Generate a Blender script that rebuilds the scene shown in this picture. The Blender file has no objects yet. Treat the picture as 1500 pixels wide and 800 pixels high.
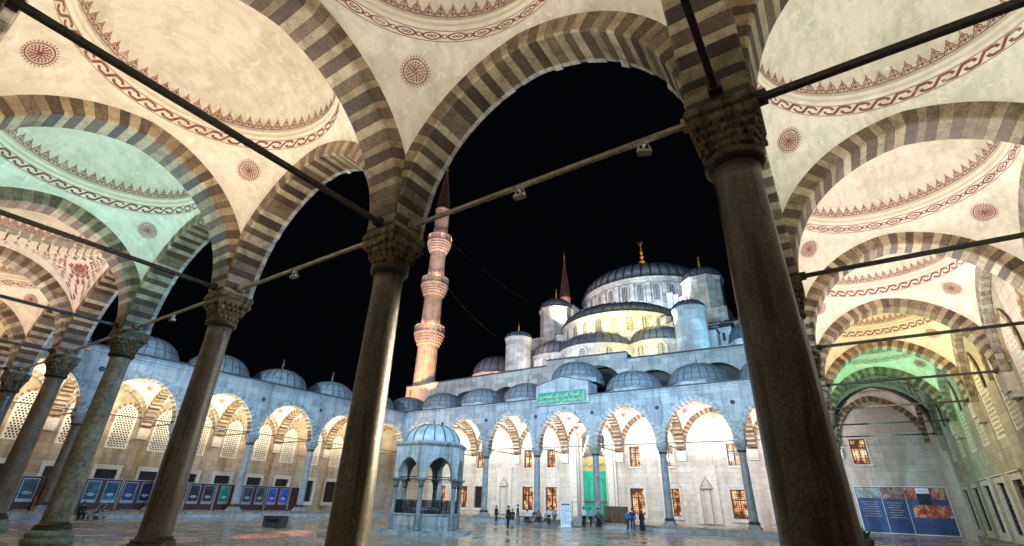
import bpy, bmesh, math, random
from mathutils import Vector, Matrix
from mathutils.geometry import tessellate_polygon
PI = math.pi
C = bpy.context.scene.collection
A = 6.5                       # column spacing
XL, YF = -7*A, 6*A            # far corners of the courtyard
rnd = random.Random(7)

# ------------------------------------------------------------------ materials
def mat(name):
    m = bpy.data.materials.new(name); m.use_nodes = True
    nt = m.node_tree; b = nt.nodes['Principled BSDF']
    return m, nt, b
def node(nt, t, **k):
    n = nt.nodes.new(t)
    for a, v in k.items():
        if a.startswith('i_'):
            key = a[2:]; key = int(key) if key.isdigit() else key.replace('_', ' ')
            n.inputs[key].default_value = v
        else: setattr(n, a, v)
    return n
def pos(nt): return node(nt, 'ShaderNodeNewGeometry').outputs['Position']
def noise(nt, vec, scale, detail=5, rough=.6, dist=0.0):
    n = node(nt, 'ShaderNodeTexNoise', i_Scale=scale, i_Detail=detail, i_Roughness=rough, i_Distortion=dist)
    nt.links.new(vec, n.inputs['Vector']); return n.outputs['Fac']
def ramp(nt, fac, stops):
    r = node(nt, 'ShaderNodeValToRGB'); cr = r.color_ramp
    while len(cr.elements) < len(stops): cr.elements.new(.5)
    for e, (p, c) in zip(cr.elements, stops):
        e.position = p; e.color = (*c, 1) if len(c) == 3 else c
    nt.links.new(fac, r.inputs['Fac']); return r.outputs['Color']
def mix(nt, fac, a, b, mode='MIX'):
    n = node(nt, 'ShaderNodeMix', data_type='RGBA', blend_type=mode)
    for s, v in ((n.inputs[0], fac), (n.inputs[6], a), (n.inputs[7], b)):
        if isinstance(v, (int, float)): s.default_value = v
        elif isinstance(v, tuple): s.default_value = (*v, 1)
        else: nt.links.new(v, s)
    return n.outputs[2]
def bump(nt, b, h, strength=.3, dist=.02):
    n = node(nt, 'ShaderNodeBump', i_Strength=strength, i_Distance=dist)
    nt.links.new(h, n.inputs['Height']); nt.links.new(n.outputs[0], b.inputs['Normal'])
def mathn(nt, op, a, b=None):
    n = node(nt, 'ShaderNodeMath', operation=op)
    for i, v in enumerate((a, b)):
        if v is None: continue
        if isinstance(v, (int, float)): n.inputs[i].default_value = v
        else: nt.links.new(v, n.inputs[i])
    return n.outputs[0]
G3 = lambda v: (v, v, v)

def plain(name, col, rough=.6, metal=0, emit=None, es=0, var=.25, sc=6, bmp=.15):
    m, nt, b = mat(name)
    p = pos(nt); f = noise(nt, p, sc)
    d = tuple(c*(1-var) for c in col); l = tuple(min(1, c*(1+var)) for c in col)
    nt.links.new(ramp(nt, f, [(.3, d), (.7, l)]), b.inputs['Base Color'])
    b.inputs['Roughness'].default_value = rough; b.inputs['Metallic'].default_value = metal
    if emit: b.inputs['Emission Color'].default_value = (*emit, 1); b.inputs['Emission Strength'].default_value = es
    if bmp: bump(nt, b, noise(nt, p, sc*6), bmp, .01)
    return m

def ashlar(name, c1, c2, stain, h=.42, w=1.0, rough=.75, streak=.5):
    """coursed limestone blocks: joints, block-to-block tone, stains running down"""
    m, nt, b = mat(name); p = pos(nt)
    s = node(nt, 'ShaderNodeSeparateXYZ'); nt.links.new(p, s.inputs[0])
    u = mathn(nt, 'ADD', s.outputs[0], s.outputs[1])
    wob = noise(nt, p, .9, 2); u = mathn(nt, 'ADD', u, mathn(nt, 'MULTIPLY', wob, .25))
    cb = node(nt, 'ShaderNodeCombineXYZ'); nt.links.new(u, cb.inputs[0]); nt.links.new(s.outputs[2], cb.inputs[1])
    br = node(nt, 'ShaderNodeTexBrick', i_Scale=1.0, i_Mortar_Size=.007, i_Mortar_Smooth=.3, i_Bias=-.1, i_Brick_Width=w, i_Row_Height=h)
    br.inputs['Color1'].default_value = (*c1, 1); br.inputs['Color2'].default_value = (*c2, 1)
    br.inputs['Mortar'].default_value = (*tuple(x*.35 for x in c1), 1)
    nt.links.new(cb.outputs[0], br.inputs['Vector'])
    mp = node(nt, 'ShaderNodeMapping'); mp.inputs['Scale'].default_value = (1.3, 1.3, .12); nt.links.new(p, mp.inputs[0])
    st = ramp(nt, noise(nt, mp.outputs[0], 1.4, 8, .75), [(.46, G3(0)), (.62, G3(1))])
    fs = mathn(nt, 'MULTIPLY', st, streak)
    col = mix(nt, fs, br.outputs['Color'], stain)
    col = mix(nt, .55, col, ramp(nt, noise(nt, p, 2.2, 8, .7), [(.25, G3(.45)), (.75, G3(1.0))]), 'MULTIPLY')
    nt.links.new(col, b.inputs['Base Color']); b.inputs['Roughness'].default_value = rough
    h1 = mathn(nt, 'ADD', mathn(nt, 'MULTIPLY', br.outputs['Fac'], -1.0), mathn(nt, 'MULTIPLY', noise(nt, p, 9, 6), .7))
    bump(nt, b, h1, .5, .02)
    return m

def stone_tone(name, stops, sp=14, rough=.7, pit=.35):
    """voussoirs: per-block tone attribute picks the stone"""
    m, nt, b = mat(name); p = pos(nt)
    at = node(nt, 'ShaderNodeAttribute', attribute_name='tone')
    t = at.outputs['Fac']
    r = node(nt, 'ShaderNodeValToRGB'); cr = r.color_ramp; cr.interpolation = 'LINEAR'
    while len(cr.elements) < len(stops): cr.elements.new(.5)
    for e, (q, c) in zip(cr.elements, stops): e.position = q; e.color = (*c, 1)
    nt.links.new(t, r.inputs['Fac'])
    sp1 = noise(nt, p, sp, 10, .75); sp2 = noise(nt, p, 2.5, 5, .6, .6)
    col = mix(nt, mathn(nt, 'SUBTRACT', 1.0, mathn(nt, 'MULTIPLY', t, .75)), r.outputs['Color'], ramp(nt, sp1, [(.36, G3(.28)), (.5, G3(.9)), (.66, G3(1.5))]), 'MULTIPLY')
    col = mix(nt, .8, col, ramp(nt, sp2, [(.32, (.36, .31, .25)), (.56, (1, 1, 1))]), 'MULTIPLY')
    nt.links.new(col, b.inputs['Base Color']); b.inputs['Roughness'].default_value = rough
    bump(nt, b, mathn(nt, 'ADD', sp1, mathn(nt, 'MULTIPLY', sp2, 1.5)), pit, .03)
    return m

M = {}
M['limestone'] = ashlar('limestone', (.50, .46, .38), (.38, .34, .27), (.16, .13, .09))
M['gate_wall'] = ashlar('gate_wall', (.62, .59, .52), (.50, .47, .41), (.26, .22, .16), .5, 1.25, streak=.35)
M['marble_wall'] = ashlar('marble_wall', (.60, .61, .62), (.34, .36, .39), (.09, .09, .09), .62, 1.5, .6, .5)
M['old_wall'] = ashlar('old_wall', (.40, .33, .23), (.28, .22, .14), (.10, .075, .045), .45, .85)
M['side_wall'] = ashlar('side_wall', (.46, .38, .27), (.32, .25, .17), (.10, .07, .04), .42, 1.0)
M['mosque_stone'] = ashlar('mosque_stone', (.58, .56, .52), (.30, .29, .275), (.09, .085, .08), .62, 1.5, .75, .35)
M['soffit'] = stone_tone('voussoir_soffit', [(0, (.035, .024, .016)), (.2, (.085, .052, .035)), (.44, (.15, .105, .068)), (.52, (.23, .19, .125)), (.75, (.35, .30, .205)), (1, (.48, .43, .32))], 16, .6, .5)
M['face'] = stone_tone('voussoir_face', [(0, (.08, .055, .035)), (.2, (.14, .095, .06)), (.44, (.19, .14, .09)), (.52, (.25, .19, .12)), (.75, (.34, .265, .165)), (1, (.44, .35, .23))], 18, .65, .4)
M['wall_arch_stone'] = stone_tone('wall_arch_stone', [(0, (.22, .20, .16)), (.44, (.30, .28, .23)), (.52, (.32, .30, .25)), (1, (.40, .37, .31))], 10, .7, .3)
M['marble_face'] = stone_tone('marble_voussoir', [(0, (.42, .42, .42)), (.44, (.46, .47, .48)), (.52, (.50, .51, .52)), (1, (.58, .59, .60))], 8, .5, .2)

def plaster(name, base, dark, light):
    m, nt, b = mat(name); p = pos(nt)
    f1 = noise(nt, p, .8, 8, .7, .4); f2 = noise(nt, p, 3.5, 8, .7, .8)
    mp = node(nt, 'ShaderNodeMapping'); mp.inputs['Scale'].default_value = (2.5, .9, .9); mp.inputs['Rotation'].default_value = (.3, .5, .6); nt.links.new(p, mp.inputs[0])
    f3 = noise(nt, mp.outputs[0], 2.5, 6, .7)
    col = mix(nt, ramp(nt, f1, [(.46, G3(0)), (.60, G3(1))]), base, dark)
    col = mix(nt, mathn(nt, 'MULTIPLY', ramp(nt, f2, [(.56, G3(0)), (.60, G3(1))]), .7), col, light)
    col = mix(nt, .35, col, ramp(nt, f3, [(.33, G3(.5)), (.55, G3(1))]), 'MULTIPLY')
    nt.links.new(col, b.inputs['Base Color']); b.inputs['Roughness'].default_value = .8
    bump(nt, b, mathn(nt, 'ADD', f2, mathn(nt, 'MULTIPLY', noise(nt, p, 30, 4), .2)), .25, .02)
    return m
M['plaster'] = plaster('aged_lime_plaster', (.71, .66, .57), (.58, .55, .45), (.80, .77, .71))
M['moulding'] = plain('plaster_moulding', (.66, .61, .50), .7, var=.12, sc=3)
def faded():
    m, nt, b = mat('red_oxide_paint'); p = pos(nt)
    c = ramp(nt, noise(nt, p, 5, 6, .7), [(.3, (.15, .045, .035)), (.55, (.24, .08, .055)), (.75, (.32, .13, .09))])
    f = ramp(nt, noise(nt, p, 1.7, 8, .75, .5), [(.55, G3(0)), (.68, G3(.75))])
    nt.links.new(mix(nt, f, c, (.50, .42, .34)), b.inputs['Base Color']); b.inputs['Roughness'].default_value = .8; return m
M['red_paint'] = faded()
M['white_paint'] = plain('white_plaster_screen', (.66, .62, .53), .7, var=.12, sc=4)
M['iron'] = plain('painted_iron_bar', (.055, .053, .047), .55, .3, var=.5, sc=14, bmp=.3)
M['iron_light'] = plain('weathered_iron_bar', (.36, .35, .30), .6, .2, var=.4, sc=11, bmp=.3)
M['black_metal'] = plain('black_metal', (.02, .02, .02), .4, .6)
M['gold'] = plain('gilded_brass', (.90, .42, .07), .42, .3, var=.15)
M['dark'] = plain('dark_interior_and_shade', (.015, .013, .011), .6)  # unlit rooms; also paints the shade in the mosque's arch recesses
M['bronze'] = plain('bronze_ring', (.06, .055, .035), .5, .5, var=.5, sc=20)
M['wood'] = plain('brown_wood', (.12, .05, .02), .5, var=.4, sc=9)
M['maroon'] = plain('maroon_board', (.06, .008, .012), .5, var=.15)
M['grey_metal'] = plain('grey_metal', (.35, .35, .35), .4, .7)
M['trim_marble'] = plain('frame_marble', (.50, .47, .41), .5, var=.2, sc=5)
M['green_cloth'] = plain('green_curtain', (.0, .36, .22), .7, var=.2, sc=2)
M['gilt_panel'] = plain('gilt_inscription_board', (.40, .33, .10), .6, var=.35, sc=8)
M['tile_green'] = plain('green_tile', (.02, .25, .13), .4, var=.5, sc=5)
M['tile_light'] = plain('pale_green_letters', (.55, .72, .50), .4, var=.1)
M['white'] = plain('white_sheet', (.75, .77, .8), .5, var=.03)
M['blue_ink'] = plain('blue_print', (.04, .08, .28), .5)
M['flesh'] = plain('skin', (.40, .25, .18), .6, var=.1)

def grano(name, c, d, l, sc=28, rough=.5, streak=.0):
    m, nt, b = mat(name); p = pos(nt)
    f = noise(nt, p, sc, 8, .8); g = noise(nt, p, 2.0, 6, .65, .5)
    col = ramp(nt, f, [(.36, d), (.5, c), (.66, l)])
    col = mix(nt, .7, col, ramp(nt, g, [(.3, (.35, .30, .22)), (.65, (1, 1, 1))]), 'MULTIPLY')
    if streak:
        mp = node(nt, 'ShaderNodeMapping'); mp.inputs['Scale'].default_value = (5, 5, .35); nt.links.new(p, mp.inputs[0])
        s = ramp(nt, noise(nt, mp.outputs[0], 1.2, 6, .7), [(.52, G3(0)), (.60, G3(1))])
        col = mix(nt, mathn(nt, 'MULTIPLY', s, streak), col, (.02, .016, .01))
    nt.links.new(col, b.inputs['Base Color']); b.inputs['Roughness'].default_value = rough
    bump(nt, b, mathn(nt, 'ADD', f, g), .35, .02)
    return m
M['granite'] = grano('granite_column', (.135, .125, .10), (.05, .045, .035), (.29, .275, .225), 34, .28, .8)
M['pitted'] = grano('pitted_marble_column', (.36, .32, .22), (.10, .08, .05), (.46, .42, .32), 9, .6, .25)
M['brown_col'] = grano('brown_marble_column', (.22, .15, .09), (.12, .08, .05), (.32, .23, .15), 14, .5, .3)
M['fountain_shaft'] = grano('grey_granite_shaft', (.17, .18, .18), (.10, .105, .11), (.28, .29, .29), 16, .45, .3)
M['fountain_stone'] = ashlar('fountain_marble', (.50, .51, .49), (.34, .36, .35), (.07, .08, .07), .5, .9, .5, .85)
M['grey_marble'] = grano('grey_marble_column', (.36, .38, .40), (.26, .28, .30), (.48, .50, .52), 5, .4, .2)
M['capital_stone'] = grano('carved_capital_stone', (.18, .135, .08), (.035, .027, .018), (.38, .30, .19), 7, .7, .9)
M['capital_marble'] = grano('carved_capital_marble', (.40, .41, .41), (.28, .28, .28), (.50, .51, .51), 6, .6, .2)
M['mossy_base'] = grano('mossy_base_marble', (.27, .28, .18), (.12, .13, .07), (.40, .39, .29), 12, .7, .2)

def lead(name, c):
    m, nt, b = mat(name); p = pos(nt)
    mp = node(nt, 'ShaderNodeMapping'); mp.inputs['Scale'].default_value = (1.5, 1.5, .3); nt.links.new(p, mp.inputs[0])
    f = noise(nt, mp.outputs[0], 2.0, 8, .75)
    col = ramp(nt, f, [(.3, tuple(x*.55 for x in c)), (.5, c), (.75, tuple(min(1, x*1.55) for x in c))])
    nt.links.new(col, b.inputs['Base Color']); b.inputs['Roughness'].default_value = .55; b.inputs['Metallic'].default_value = .25
    bump(nt, b, noise(nt, p, 5, 5), .3, .03)
    return m
M['lead'] = lead('lead_sheet', (.25, .28, .31)); M['old_lead'] = lead('old_lead_sheet', (.11, .125, .15))
M['lead_fountain'] = lead('pale_lead_sheet', (.42, .46, .50))
M['lead_rib'] = lead('lead_seam', (.05, .058, .07))

def floor_mat():
    m, nt, b = mat('wet_marble_paving'); p = pos(nt)
    br = node(nt, 'ShaderNodeTexBrick', i_Scale=1.0, i_Mortar_Size=.018, i_Mortar_Smooth=.2, i_Brick_Width=1.75, i_Row_Height=.8, i_Bias=0)
    br.inputs['Color1'].default_value = (.48, .42, .34, 1); br.inputs['Color2'].default_value = (.36, .31, .25, 1); br.inputs['Mortar'].default_value = (.03, .025, .02, 1)
    nt.links.new(p, br.inputs['Vector'])
    mp = node(nt, 'ShaderNodeMapping'); mp.inputs['Scale'].default_value = (.22, 1.5, 1); mp.inputs['Rotation'].default_value = (0, 0, -.45); nt.links.new(p, mp.inputs[0])
    v = noise(nt, mp.outputs[0], 2.0, 9, .7, .8)
    col = mix(nt, .8, br.outputs['Color'], ramp(nt, v, [(.3, (.42, .33, .28)), (.5, (.92, .87, .82)), (.7, (1.2, 1.15, 1.1))]), 'MULTIPLY')
    col = mix(nt, .5, col, ramp(nt, noise(nt, p, .35, 4), [(.35, (.55, .42, .36)), (.65, (1, 1, 1))]), 'MULTIPLY')
    nt.links.new(col, b.inputs['Base Color'])
    rr = ramp(nt, noise(nt, p, .5, 6, .7, .5), [(.38, G3(.06)), (.60, G3(.34))])
    nt.links.new(rr, b.inputs['Roughness']); b.inputs['Specular IOR Level'].default_value = .6
    bump(nt, b, mathn(nt, 'ADD', mathn(nt, 'MULTIPLY', br.outputs['Fac'], -1.), mathn(nt, 'MULTIPLY', noise(nt, mp.outputs[0], 2.5, 4), .9)), .25, .02)
    return m
M['paving'] = floor_mat()

def glow_window():
    """lit room behind glass: warm, uneven"""
    m, nt, b = mat('lit_window_glass'); p = pos(nt)
    f = noise(nt, p, 1.6, 3, .5)
    col = ramp(nt, f, [(.40, (.10, .025, .008)), (.5, (.75, .28, .09)), (.60, (1, .78, .45))])
    nt.links.new(col, b.inputs['Emission Color']); b.inputs['Emission Strength'].default_value = 1.25
    b.inputs['Base Color'].default_value = (.1, .05, .02, 1); b.inputs['Roughness'].default_value = .15
    return m
M['glow'] = glow_window()

def lattice_mat():
    m, nt, b = mat('lattice_glazing'); p = pos(nt)
    v = node(nt, 'ShaderNodeTexVoronoi', i_Scale=3.6, i_Randomness=.15); nt.links.new(p, v.inputs[0])
    nt.links.new(ramp(nt, v.outputs['Distance'], [(.34, (.02, .024, .03)), (.44, (.22, .22, .21))]), b.inputs['Base Color'])
    b.inputs['Roughness'].default_value = .5
    return m
M['lattice'] = lattice_mat(); M['lead_dark'] = plain('dark_lead', (.07, .08, .10), .5)

def poster_mat(name, a, bcol, c, sc=1.2):
    m, nt, b = mat(name); p = pos(nt)
    f = noise(nt, p, sc, 4, .6, 1.0)
    nt.links.new(ramp(nt, f, [(.33, a), (.5, bcol), (.66, c)]), b.inputs['Base Color']); b.inputs['Roughness'].default_value = .3
    return m
POST = {
 'teal': poster_mat('poster_teal', (.003, .018, .03), (.006, .09, .14), (.02, .22, .28)),
 'violet': poster_mat('poster_violet', (.006, .006, .035), (.02, .018, .09), (.045, .04, .15)),
 'black': poster_mat('poster_black', (.01, .008, .01), (.03, .015, .02), (.08, .03, .03)),
 'green': poster_mat('poster_green', (.0, .07, .05), (.012, .20, .15), (.09, .38, .28)),
 'grey': poster_mat('poster_grey', (.01, .012, .02), (.03, .035, .06), (.12, .13, .16)),
 'blue': poster_mat('poster_blue', (.0, .015, .14), (.008, .04, .30), (.02, .12, .50)),
 'face': poster_mat('poster_portrait', (.01, .05, .07), (.04, .10, .12), (.40, .12, .06)),
}
M['photo_red'] = poster_mat('photo_red_interior', (.22, .02, .02), (.45, .10, .05), (.75, .50, .38), 2.6)
M['photo_dome'] = poster_mat('photo_dome', (.12, .15, .16), (.25, .38, .36), (.55, .50, .36), 2.6)
M['photo_brown'] = poster_mat('photo_brown_dome', (.10, .06, .08), (.25, .18, .18), (.48, .38, .26), 2.6)
M['photo_dark'] = poster_mat('photo_night', (.0, .015, .02), (.005, .03, .035), (.01, .06, .06), 1.5)
M['board_blue'] = plain('blue_board', (.03, .07, .20), .4, var=.3, sc=1)

# ------------------------------------------------------------------ mesh builder
class MB:
    def __init__(s): s.v = []; s.f = []; s.m = []; s.t = []; s.sm = []; s.X = Matrix()
    def add(s, vs, fs, m=0, tone=.5, smooth=False):
        o = len(s.v); s.v += [tuple(s.X @ Vector(v)) for v in vs]
        for f in fs: s.f.append(tuple(i+o for i in f)); s.m.append(m); s.t.append(tone); s.sm.append(smooth)
        return s
    def box(s, x0, y0, z0, x1, y1, z1, m=0, tone=.5, tx=0, ty=0):
        return s.add([(x0, y0, z0), (x1, y0, z0), (x1, y1, z0), (x0, y1, z0), (x0+tx, y0+ty, z1), (x1-tx, y0+ty, z1), (x1-tx, y1-ty, z1), (x0+tx, y1-ty, z1)],
            [(0, 3, 2, 1), (4, 5, 6, 7), (0, 1, 5, 4), (1, 2, 6, 5), (2, 3, 7, 6), (3, 0, 4, 7)], m, tone)
    def rings(s, R, m=0, closed=True, smooth=True, cap0=False, cap1=False, tone=.5):
        n = len(R[0]); vs = [p for r in R for p in r]; fs = []
        for i in range(len(R)-1):
            for j in range(n if closed else n-1):
                k = (j+1) % n; fs.append((i*n+j, i*n+k, (i+1)*n+k, (i+1)*n+j))
        s.add(vs, fs, m, tone, smooth)
        if cap0: s.add(R[0], [tuple(range(n))[::-1]], m, tone)
        if cap1: s.add(R[-1], [tuple(range(n))], m, tone)
        return s
    def lathe(s, prof, n=24, m=0, cx=0, cy=0, smooth=True, a0=0, a1=2*PI, cap=True, tone=.5, ph=0):
        full = abs(a1-a0-2*PI) < 1e-6; k = n if full else n+1
        R = [[(cx+r*math.cos(a0+ph+(a1-a0)*j/n), cy+r*math.sin(a0+ph+(a1-a0)*j/n), z) for j in range(k)] for r, z in prof]
        return s.rings(R, m, full, smooth, cap and full and prof[0][0] > .001, cap and full and prof[-1][0] > .001, tone)
    def tube(s, pts, r, n=8, m=0, smooth=True):
        R = []
        for i, p in enumerate(pts):
            p = Vector(p); d = (Vector(pts[min(i+1, len(pts)-1)])-Vector(pts[max(i-1, 0)])).normalized()
            a = d.orthogonal().normalized(); b = d.cross(a); rr = r[i] if isinstance(r, (list, tuple)) else r
            R.append([tuple(p+rr*(a*math.cos(2*PI*j/n)+b*math.sin(2*PI*j/n))) for j in range(n)])
        return s.rings(R, m, True, smooth, True, True)
    def bar(s, p, q, w, h=None, m=0):
        p, q = Vector(p), Vector(q); d = (q-p).normalized(); h = h or w
        up = Vector((0, 0, 1)) if abs(d.z) < .9 else Vector((1, 0, 0)); a = d.cross(up).normalized()*w/2; b = a.cross(d).normalized()*h/2
        return s.rings([[tuple(c+x) for x in (a+b, -a+b, -a-b, a-b)] for c in (p, q)], m, True, False, True, True)
    def poly(s, outer, holes, y0, y1, m=0, fn=None, side=None):
        """polygon with holes in (u,z), extruded from y0 to y1"""
        fn = fn or (lambda u, y, z: (u, y, z)); loops = [outer]+list(holes)
        tri = tessellate_polygon([[Vector((u, z, 0)) for u, z in l] for l in loops])
        flat = [p for l in loops for p in l]
        for y, rev in ((y0, False), (y1, True)):
            s.add([fn(u, y, z) for u, z in flat], [tuple(t[::-1]) if rev else tuple(t) for t in tri], m)
        for l in loops:
            n = len(l); s.add([fn(u, y0, z) for u, z in l]+[fn(u, y1, z) for u, z in l], [(i, (i+1) % n, n+(i+1) % n, n+i) for i in range(n)], side if side is not None else m)
        return s
def obj(name, mb, mats, parent=None, fix=True):
    me = bpy.data.meshes.new(name); me.from_pydata(mb.v, [], mb.f)
    mats = mats if isinstance(mats, (list, tuple)) else [mats]
    for x in mats: me.materials.append(M[x] if isinstance(x, str) else x)
    me.polygons.foreach_set('material_index', mb.m); me.polygons.foreach_set('use_smooth', mb.sm)
    a = me.attributes.new('tone', 'FLOAT', 'FACE'); a.data.foreach_set('value', mb.t)
    if fix:
        bm = bmesh.new(); bm.from_mesh(me); bmesh.ops.remove_doubles(bm, verts=bm.verts, dist=.0002)
        bmesh.ops.recalc_face_normals(bm, faces=bm.faces); bm.to_mesh(me); bm.free()
    me.update()
    o = bpy.data.objects.new(name, me); C.objects.link(o)
    if parent: o.parent = parent
    return o
def tag(o, label, cat, group=None):
    o['label'] = label; o['category'] = cat
    if group: o['group'] = group
    return o
def thing(name, label, cat, loc=(0, 0, 0), rz=0, group=None):
    o = bpy.data.objects.new(name, None); C.objects.link(o); o.location = loc; o.rotation_euler = (0, 0, rz); o.empty_display_size = .2
    return tag(o, label, cat, group)
def inst(src, parent=None, loc=(0, 0, 0), rz=0, scale=None):
    c = src.copy(); C.objects.link(c); c.parent = parent; c.location = loc; c.rotation_euler = (0, 0, rz)
    if scale: c.scale = scale
    for ch in src.children:
        d = ch.copy(); C.objects.link(d); d.parent = c
        for g in ch.children: e = g.copy(); C.objects.link(e); e.parent = d
    return c
def kill(o):
    for ch in list(o.children): kill(ch)
    bpy.data.objects.remove(o)
def pw(f, us): return [f(u) for u in us]

# ------------------------------------------------------------------ arch and vault geometry
W = .84                                   # thickness of the arches
H = A/2-W/2                               # half of a bay between arch faces
STD = dict(zi=6.40, z0=6.50, s=2.82, R=3.10, t=.42)
TALL = dict(zi=6.55, z0=6.66, s=2.82, R=3.46, t=.42)
def ext_z(P, u, dt=0):
    o = P['R']-P['s']; return P['z0']+math.sqrt(max(0, (P['R']+P['t']+dt)**2-(abs(u)+o)**2))
def int_z(P, u):
    o = P['R']-P['s']; return P['z0']+math.sqrt(max(0, P['R']**2-(abs(u)+o)**2))
def arch_section(P, k, n, t):
    """k in 0..n over half the arch from springing to apex: intrados and extrados points (x<0 side)"""
    o = P['R']-P['s']; am = math.acos(o/P['R']); a = am*k/n
    pi_ = (o-P['R']*math.cos(a), P['z0']+P['R']*math.sin(a)); pe = (o-(P['R']+t)*math.cos(a), P['z0']+(P['R']+t)*math.sin(a))
    if k == n: pe = (0, P['z0']+math.sqrt((P['R']+t)**2-o*o))
    return pi_, pe
def arch_mb(P, w=W, court=False, n=23, seed=1, t=None, sub=2):
    """striped arch along x, thickness along y; bay side -y, court side +y. slots 0 soffit, 1 face, 2 marble face"""
    r = random.Random(seed); mb = MB(); t = t or P['t']; e = .035
    prof = lambda d: [(-w/2, 1.0, 0), (-w/2, 0, e), (-w/2+e, 0, 0), (w/2-e-(.10 if court else 0), 0, 0), (w/2-e, 0, 0), (w/2, 0, e), (w/2, 1.0, 0)]
    def sect(sg, pi_, pe, push=0, jit=0):
        out = []; (xi, zi), (xe, ze) = pi_, pe; L = math.hypot(xe-xi, ze-zi); nx, nz = (xe-xi)/L, (ze-zi)/L
        for q_, (y, f, d) in enumerate(prof(0)):
            if q_ in (4, 5): d += jit
            if q_ == 4: y -= jit*.8
            q = f*L+d+push*(1-f); out.append((sg*(xi+nx*q), y+(.0 if f or not push else 0), zi+nz*q))
        return out
    gap = .05
    for sg in (1, -1):
        J = [0]+[k_+r.uniform(-.16, .16) for k_ in range(1, n)]+[n]
        for k in range(-1, n):
            dark = (k % 2 == 0) if sg == 1 else (k % 2 == 1)
            tone = r.uniform(.02, .44) if dark else r.uniform(.53, .99)
            if r.random() < .06: tone = .47
            if k == -1:
                a, b = arch_section(P, 0, n, t); secs = [((a[0], P['zi']), (b[0], P['zi'])), (a, b)]
            else:
                ka, kb = J[k]+gap/2, (J[k+1]-gap/2 if k < n-1 else n); ks = [ka+(kb-ka)*j/sub for j in range(sub+1)]
                secs = [arch_section(P, q, n, t) for q in ks]
            jt = r.choice((0, 0, r.uniform(-.03, .035))) if court else 0
            S = [sect(sg, *q, jit=jt) for q in secs]
            for i in range(len(S)-1):
                for j in range(6):
                    m = 0 if 1 <= j <= 3 else 1
                    if court and j >= 4: m = 2
                    if court and j == 3: m = 2
                    mb.add([S[i][j], S[i][j+1], S[i+1][j+1], S[i+1][j]], [(0, 1, 2, 3)], m, tone)
                # top of the arch ring
                mb.add([S[i][0], S[i][6], S[i+1][6], S[i+1][0]], [(0, 1, 2, 3)], 1, tone)
            if k >= 0 and k < n-1:      # recessed joint
                G = [sect(sg, *arch_section(P, q, n, t), push=.012) for q in (J[k+1]-gap/2, J[k+1]+gap/2)]
                for j in range(6): mb.add([G[0][j], G[0][j+1], G[1][j+1], G[1][j]], [(0, 1, 2, 3)], 1 if not court or j < 3 else 2, 0.0)
    return mb

def ringz(P): return ext_z(P, 0)+.20
PHI = math.radians(45)
def pend(P4, th, f):
    """point of the pendentive in direction th at height fraction f; P4 = arch params (+x,+y,-x,-y)"""
    c, s_ = math.cos(th), math.sin(th)
    if abs(c) >= abs(s_): P = P4[0] if c > 0 else P4[2]; rho0 = H/abs(c); u = H*abs(s_/c)
    else: P = P4[1] if s_ > 0 else P4[3]; rho0 = H/abs(s_); u = H*abs(c/s_)
    zt = max(ringz(p) for p in P4); r1 = H-.05; z0 = ext_z(P, min(u, H), -.01)
    rho0 -= .002
    a = PHI*f; rho = r1+(rho0-r1)*(math.cos(a)-math.cos(PHI))/(1-math.cos(PHI)); z = z0+(zt-z0)*math.sin(a)/math.sin(PHI)
    return Vector((rho*c, rho*s_, z))
def vault_parts(P4):
    zt = max(ringz(p) for p in P4); r1 = H-.05
    mb = MB(); nq = 18; N = 4*nq*2
    ths = []
    for q in range(4):
        for j in range(2*nq):
            u = -1+j/nq; ths.append(q*PI/2+math.atan(u))
    R = [[tuple(pend(P4, th, f)) for th in ths] for f in (0, .12, .25, .4, .55, .7, .85, 1)]
    mb.rings(R, 0, True, True)
    # drum strip, moulding, dome
    circ = lambda r, z: [(r*math.cos(t), r*math.sin(t), z) for t in ths]
    mb.rings([circ(r1, zt), circ(r1-.05, zt+.30)], 0)
    mb.rings([circ(r1-.05, zt+.30), circ(r1-.11, zt+.32), circ(r1-.13, zt+.37), circ(r1-.10, zt+.42), circ(r1-.12, zt+.50), circ(r1-.15, zt+.52), circ(r1-.12, zt+.56)], 1)
    rd, zd = r1-.12, zt+.56
    mb.rings([circ(rd*math.cos(a), zd+1.95*math.sin(a)) for a in [i*PI/2/12 for i in range(12)]]+[circ(.02, zd+1.95)], 0)
    # thin plaster bead that follows each arch
    return mb, dict(zt=zt, r1=r1, rd=rd, zd=zd)

def ribbon(pts, w, closed=False):
    """2D polyline -> quads (list of 4-point lists) with mitred corners"""
    n = len(pts); L, Rr = [], []
    for i in range(n):
        a = Vector(pts[(i-1) % n] if (closed or i) else pts[i]); b = Vector(pts[i]); c = Vector(pts[(i+1) % n] if (closed or i < n-1) else pts[i])
        d1 = (b-a); d2 = (c-b); d = (d1.normalized() if d1.length else Vector((0, 0)))+(d2.normalized() if d2.length else Vector((0, 0)))
        d = d.normalized() if d.length > 1e-6 else Vector((1, 0)); nn = Vector((-d.y, d.x)); L.append(b+nn*w/2); Rr.append(b-nn*w/2)
    return [[L[i], L[(i+1) % n], Rr[(i+1) % n], Rr[i]] for i in range(n if closed else n-1)]
def paint(mb, quads, fn, m=0):
    for q in quads: mb.add([tuple(fn(p[0], p[1])) for p in q], [tuple(range(len(q)))], m)

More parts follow.
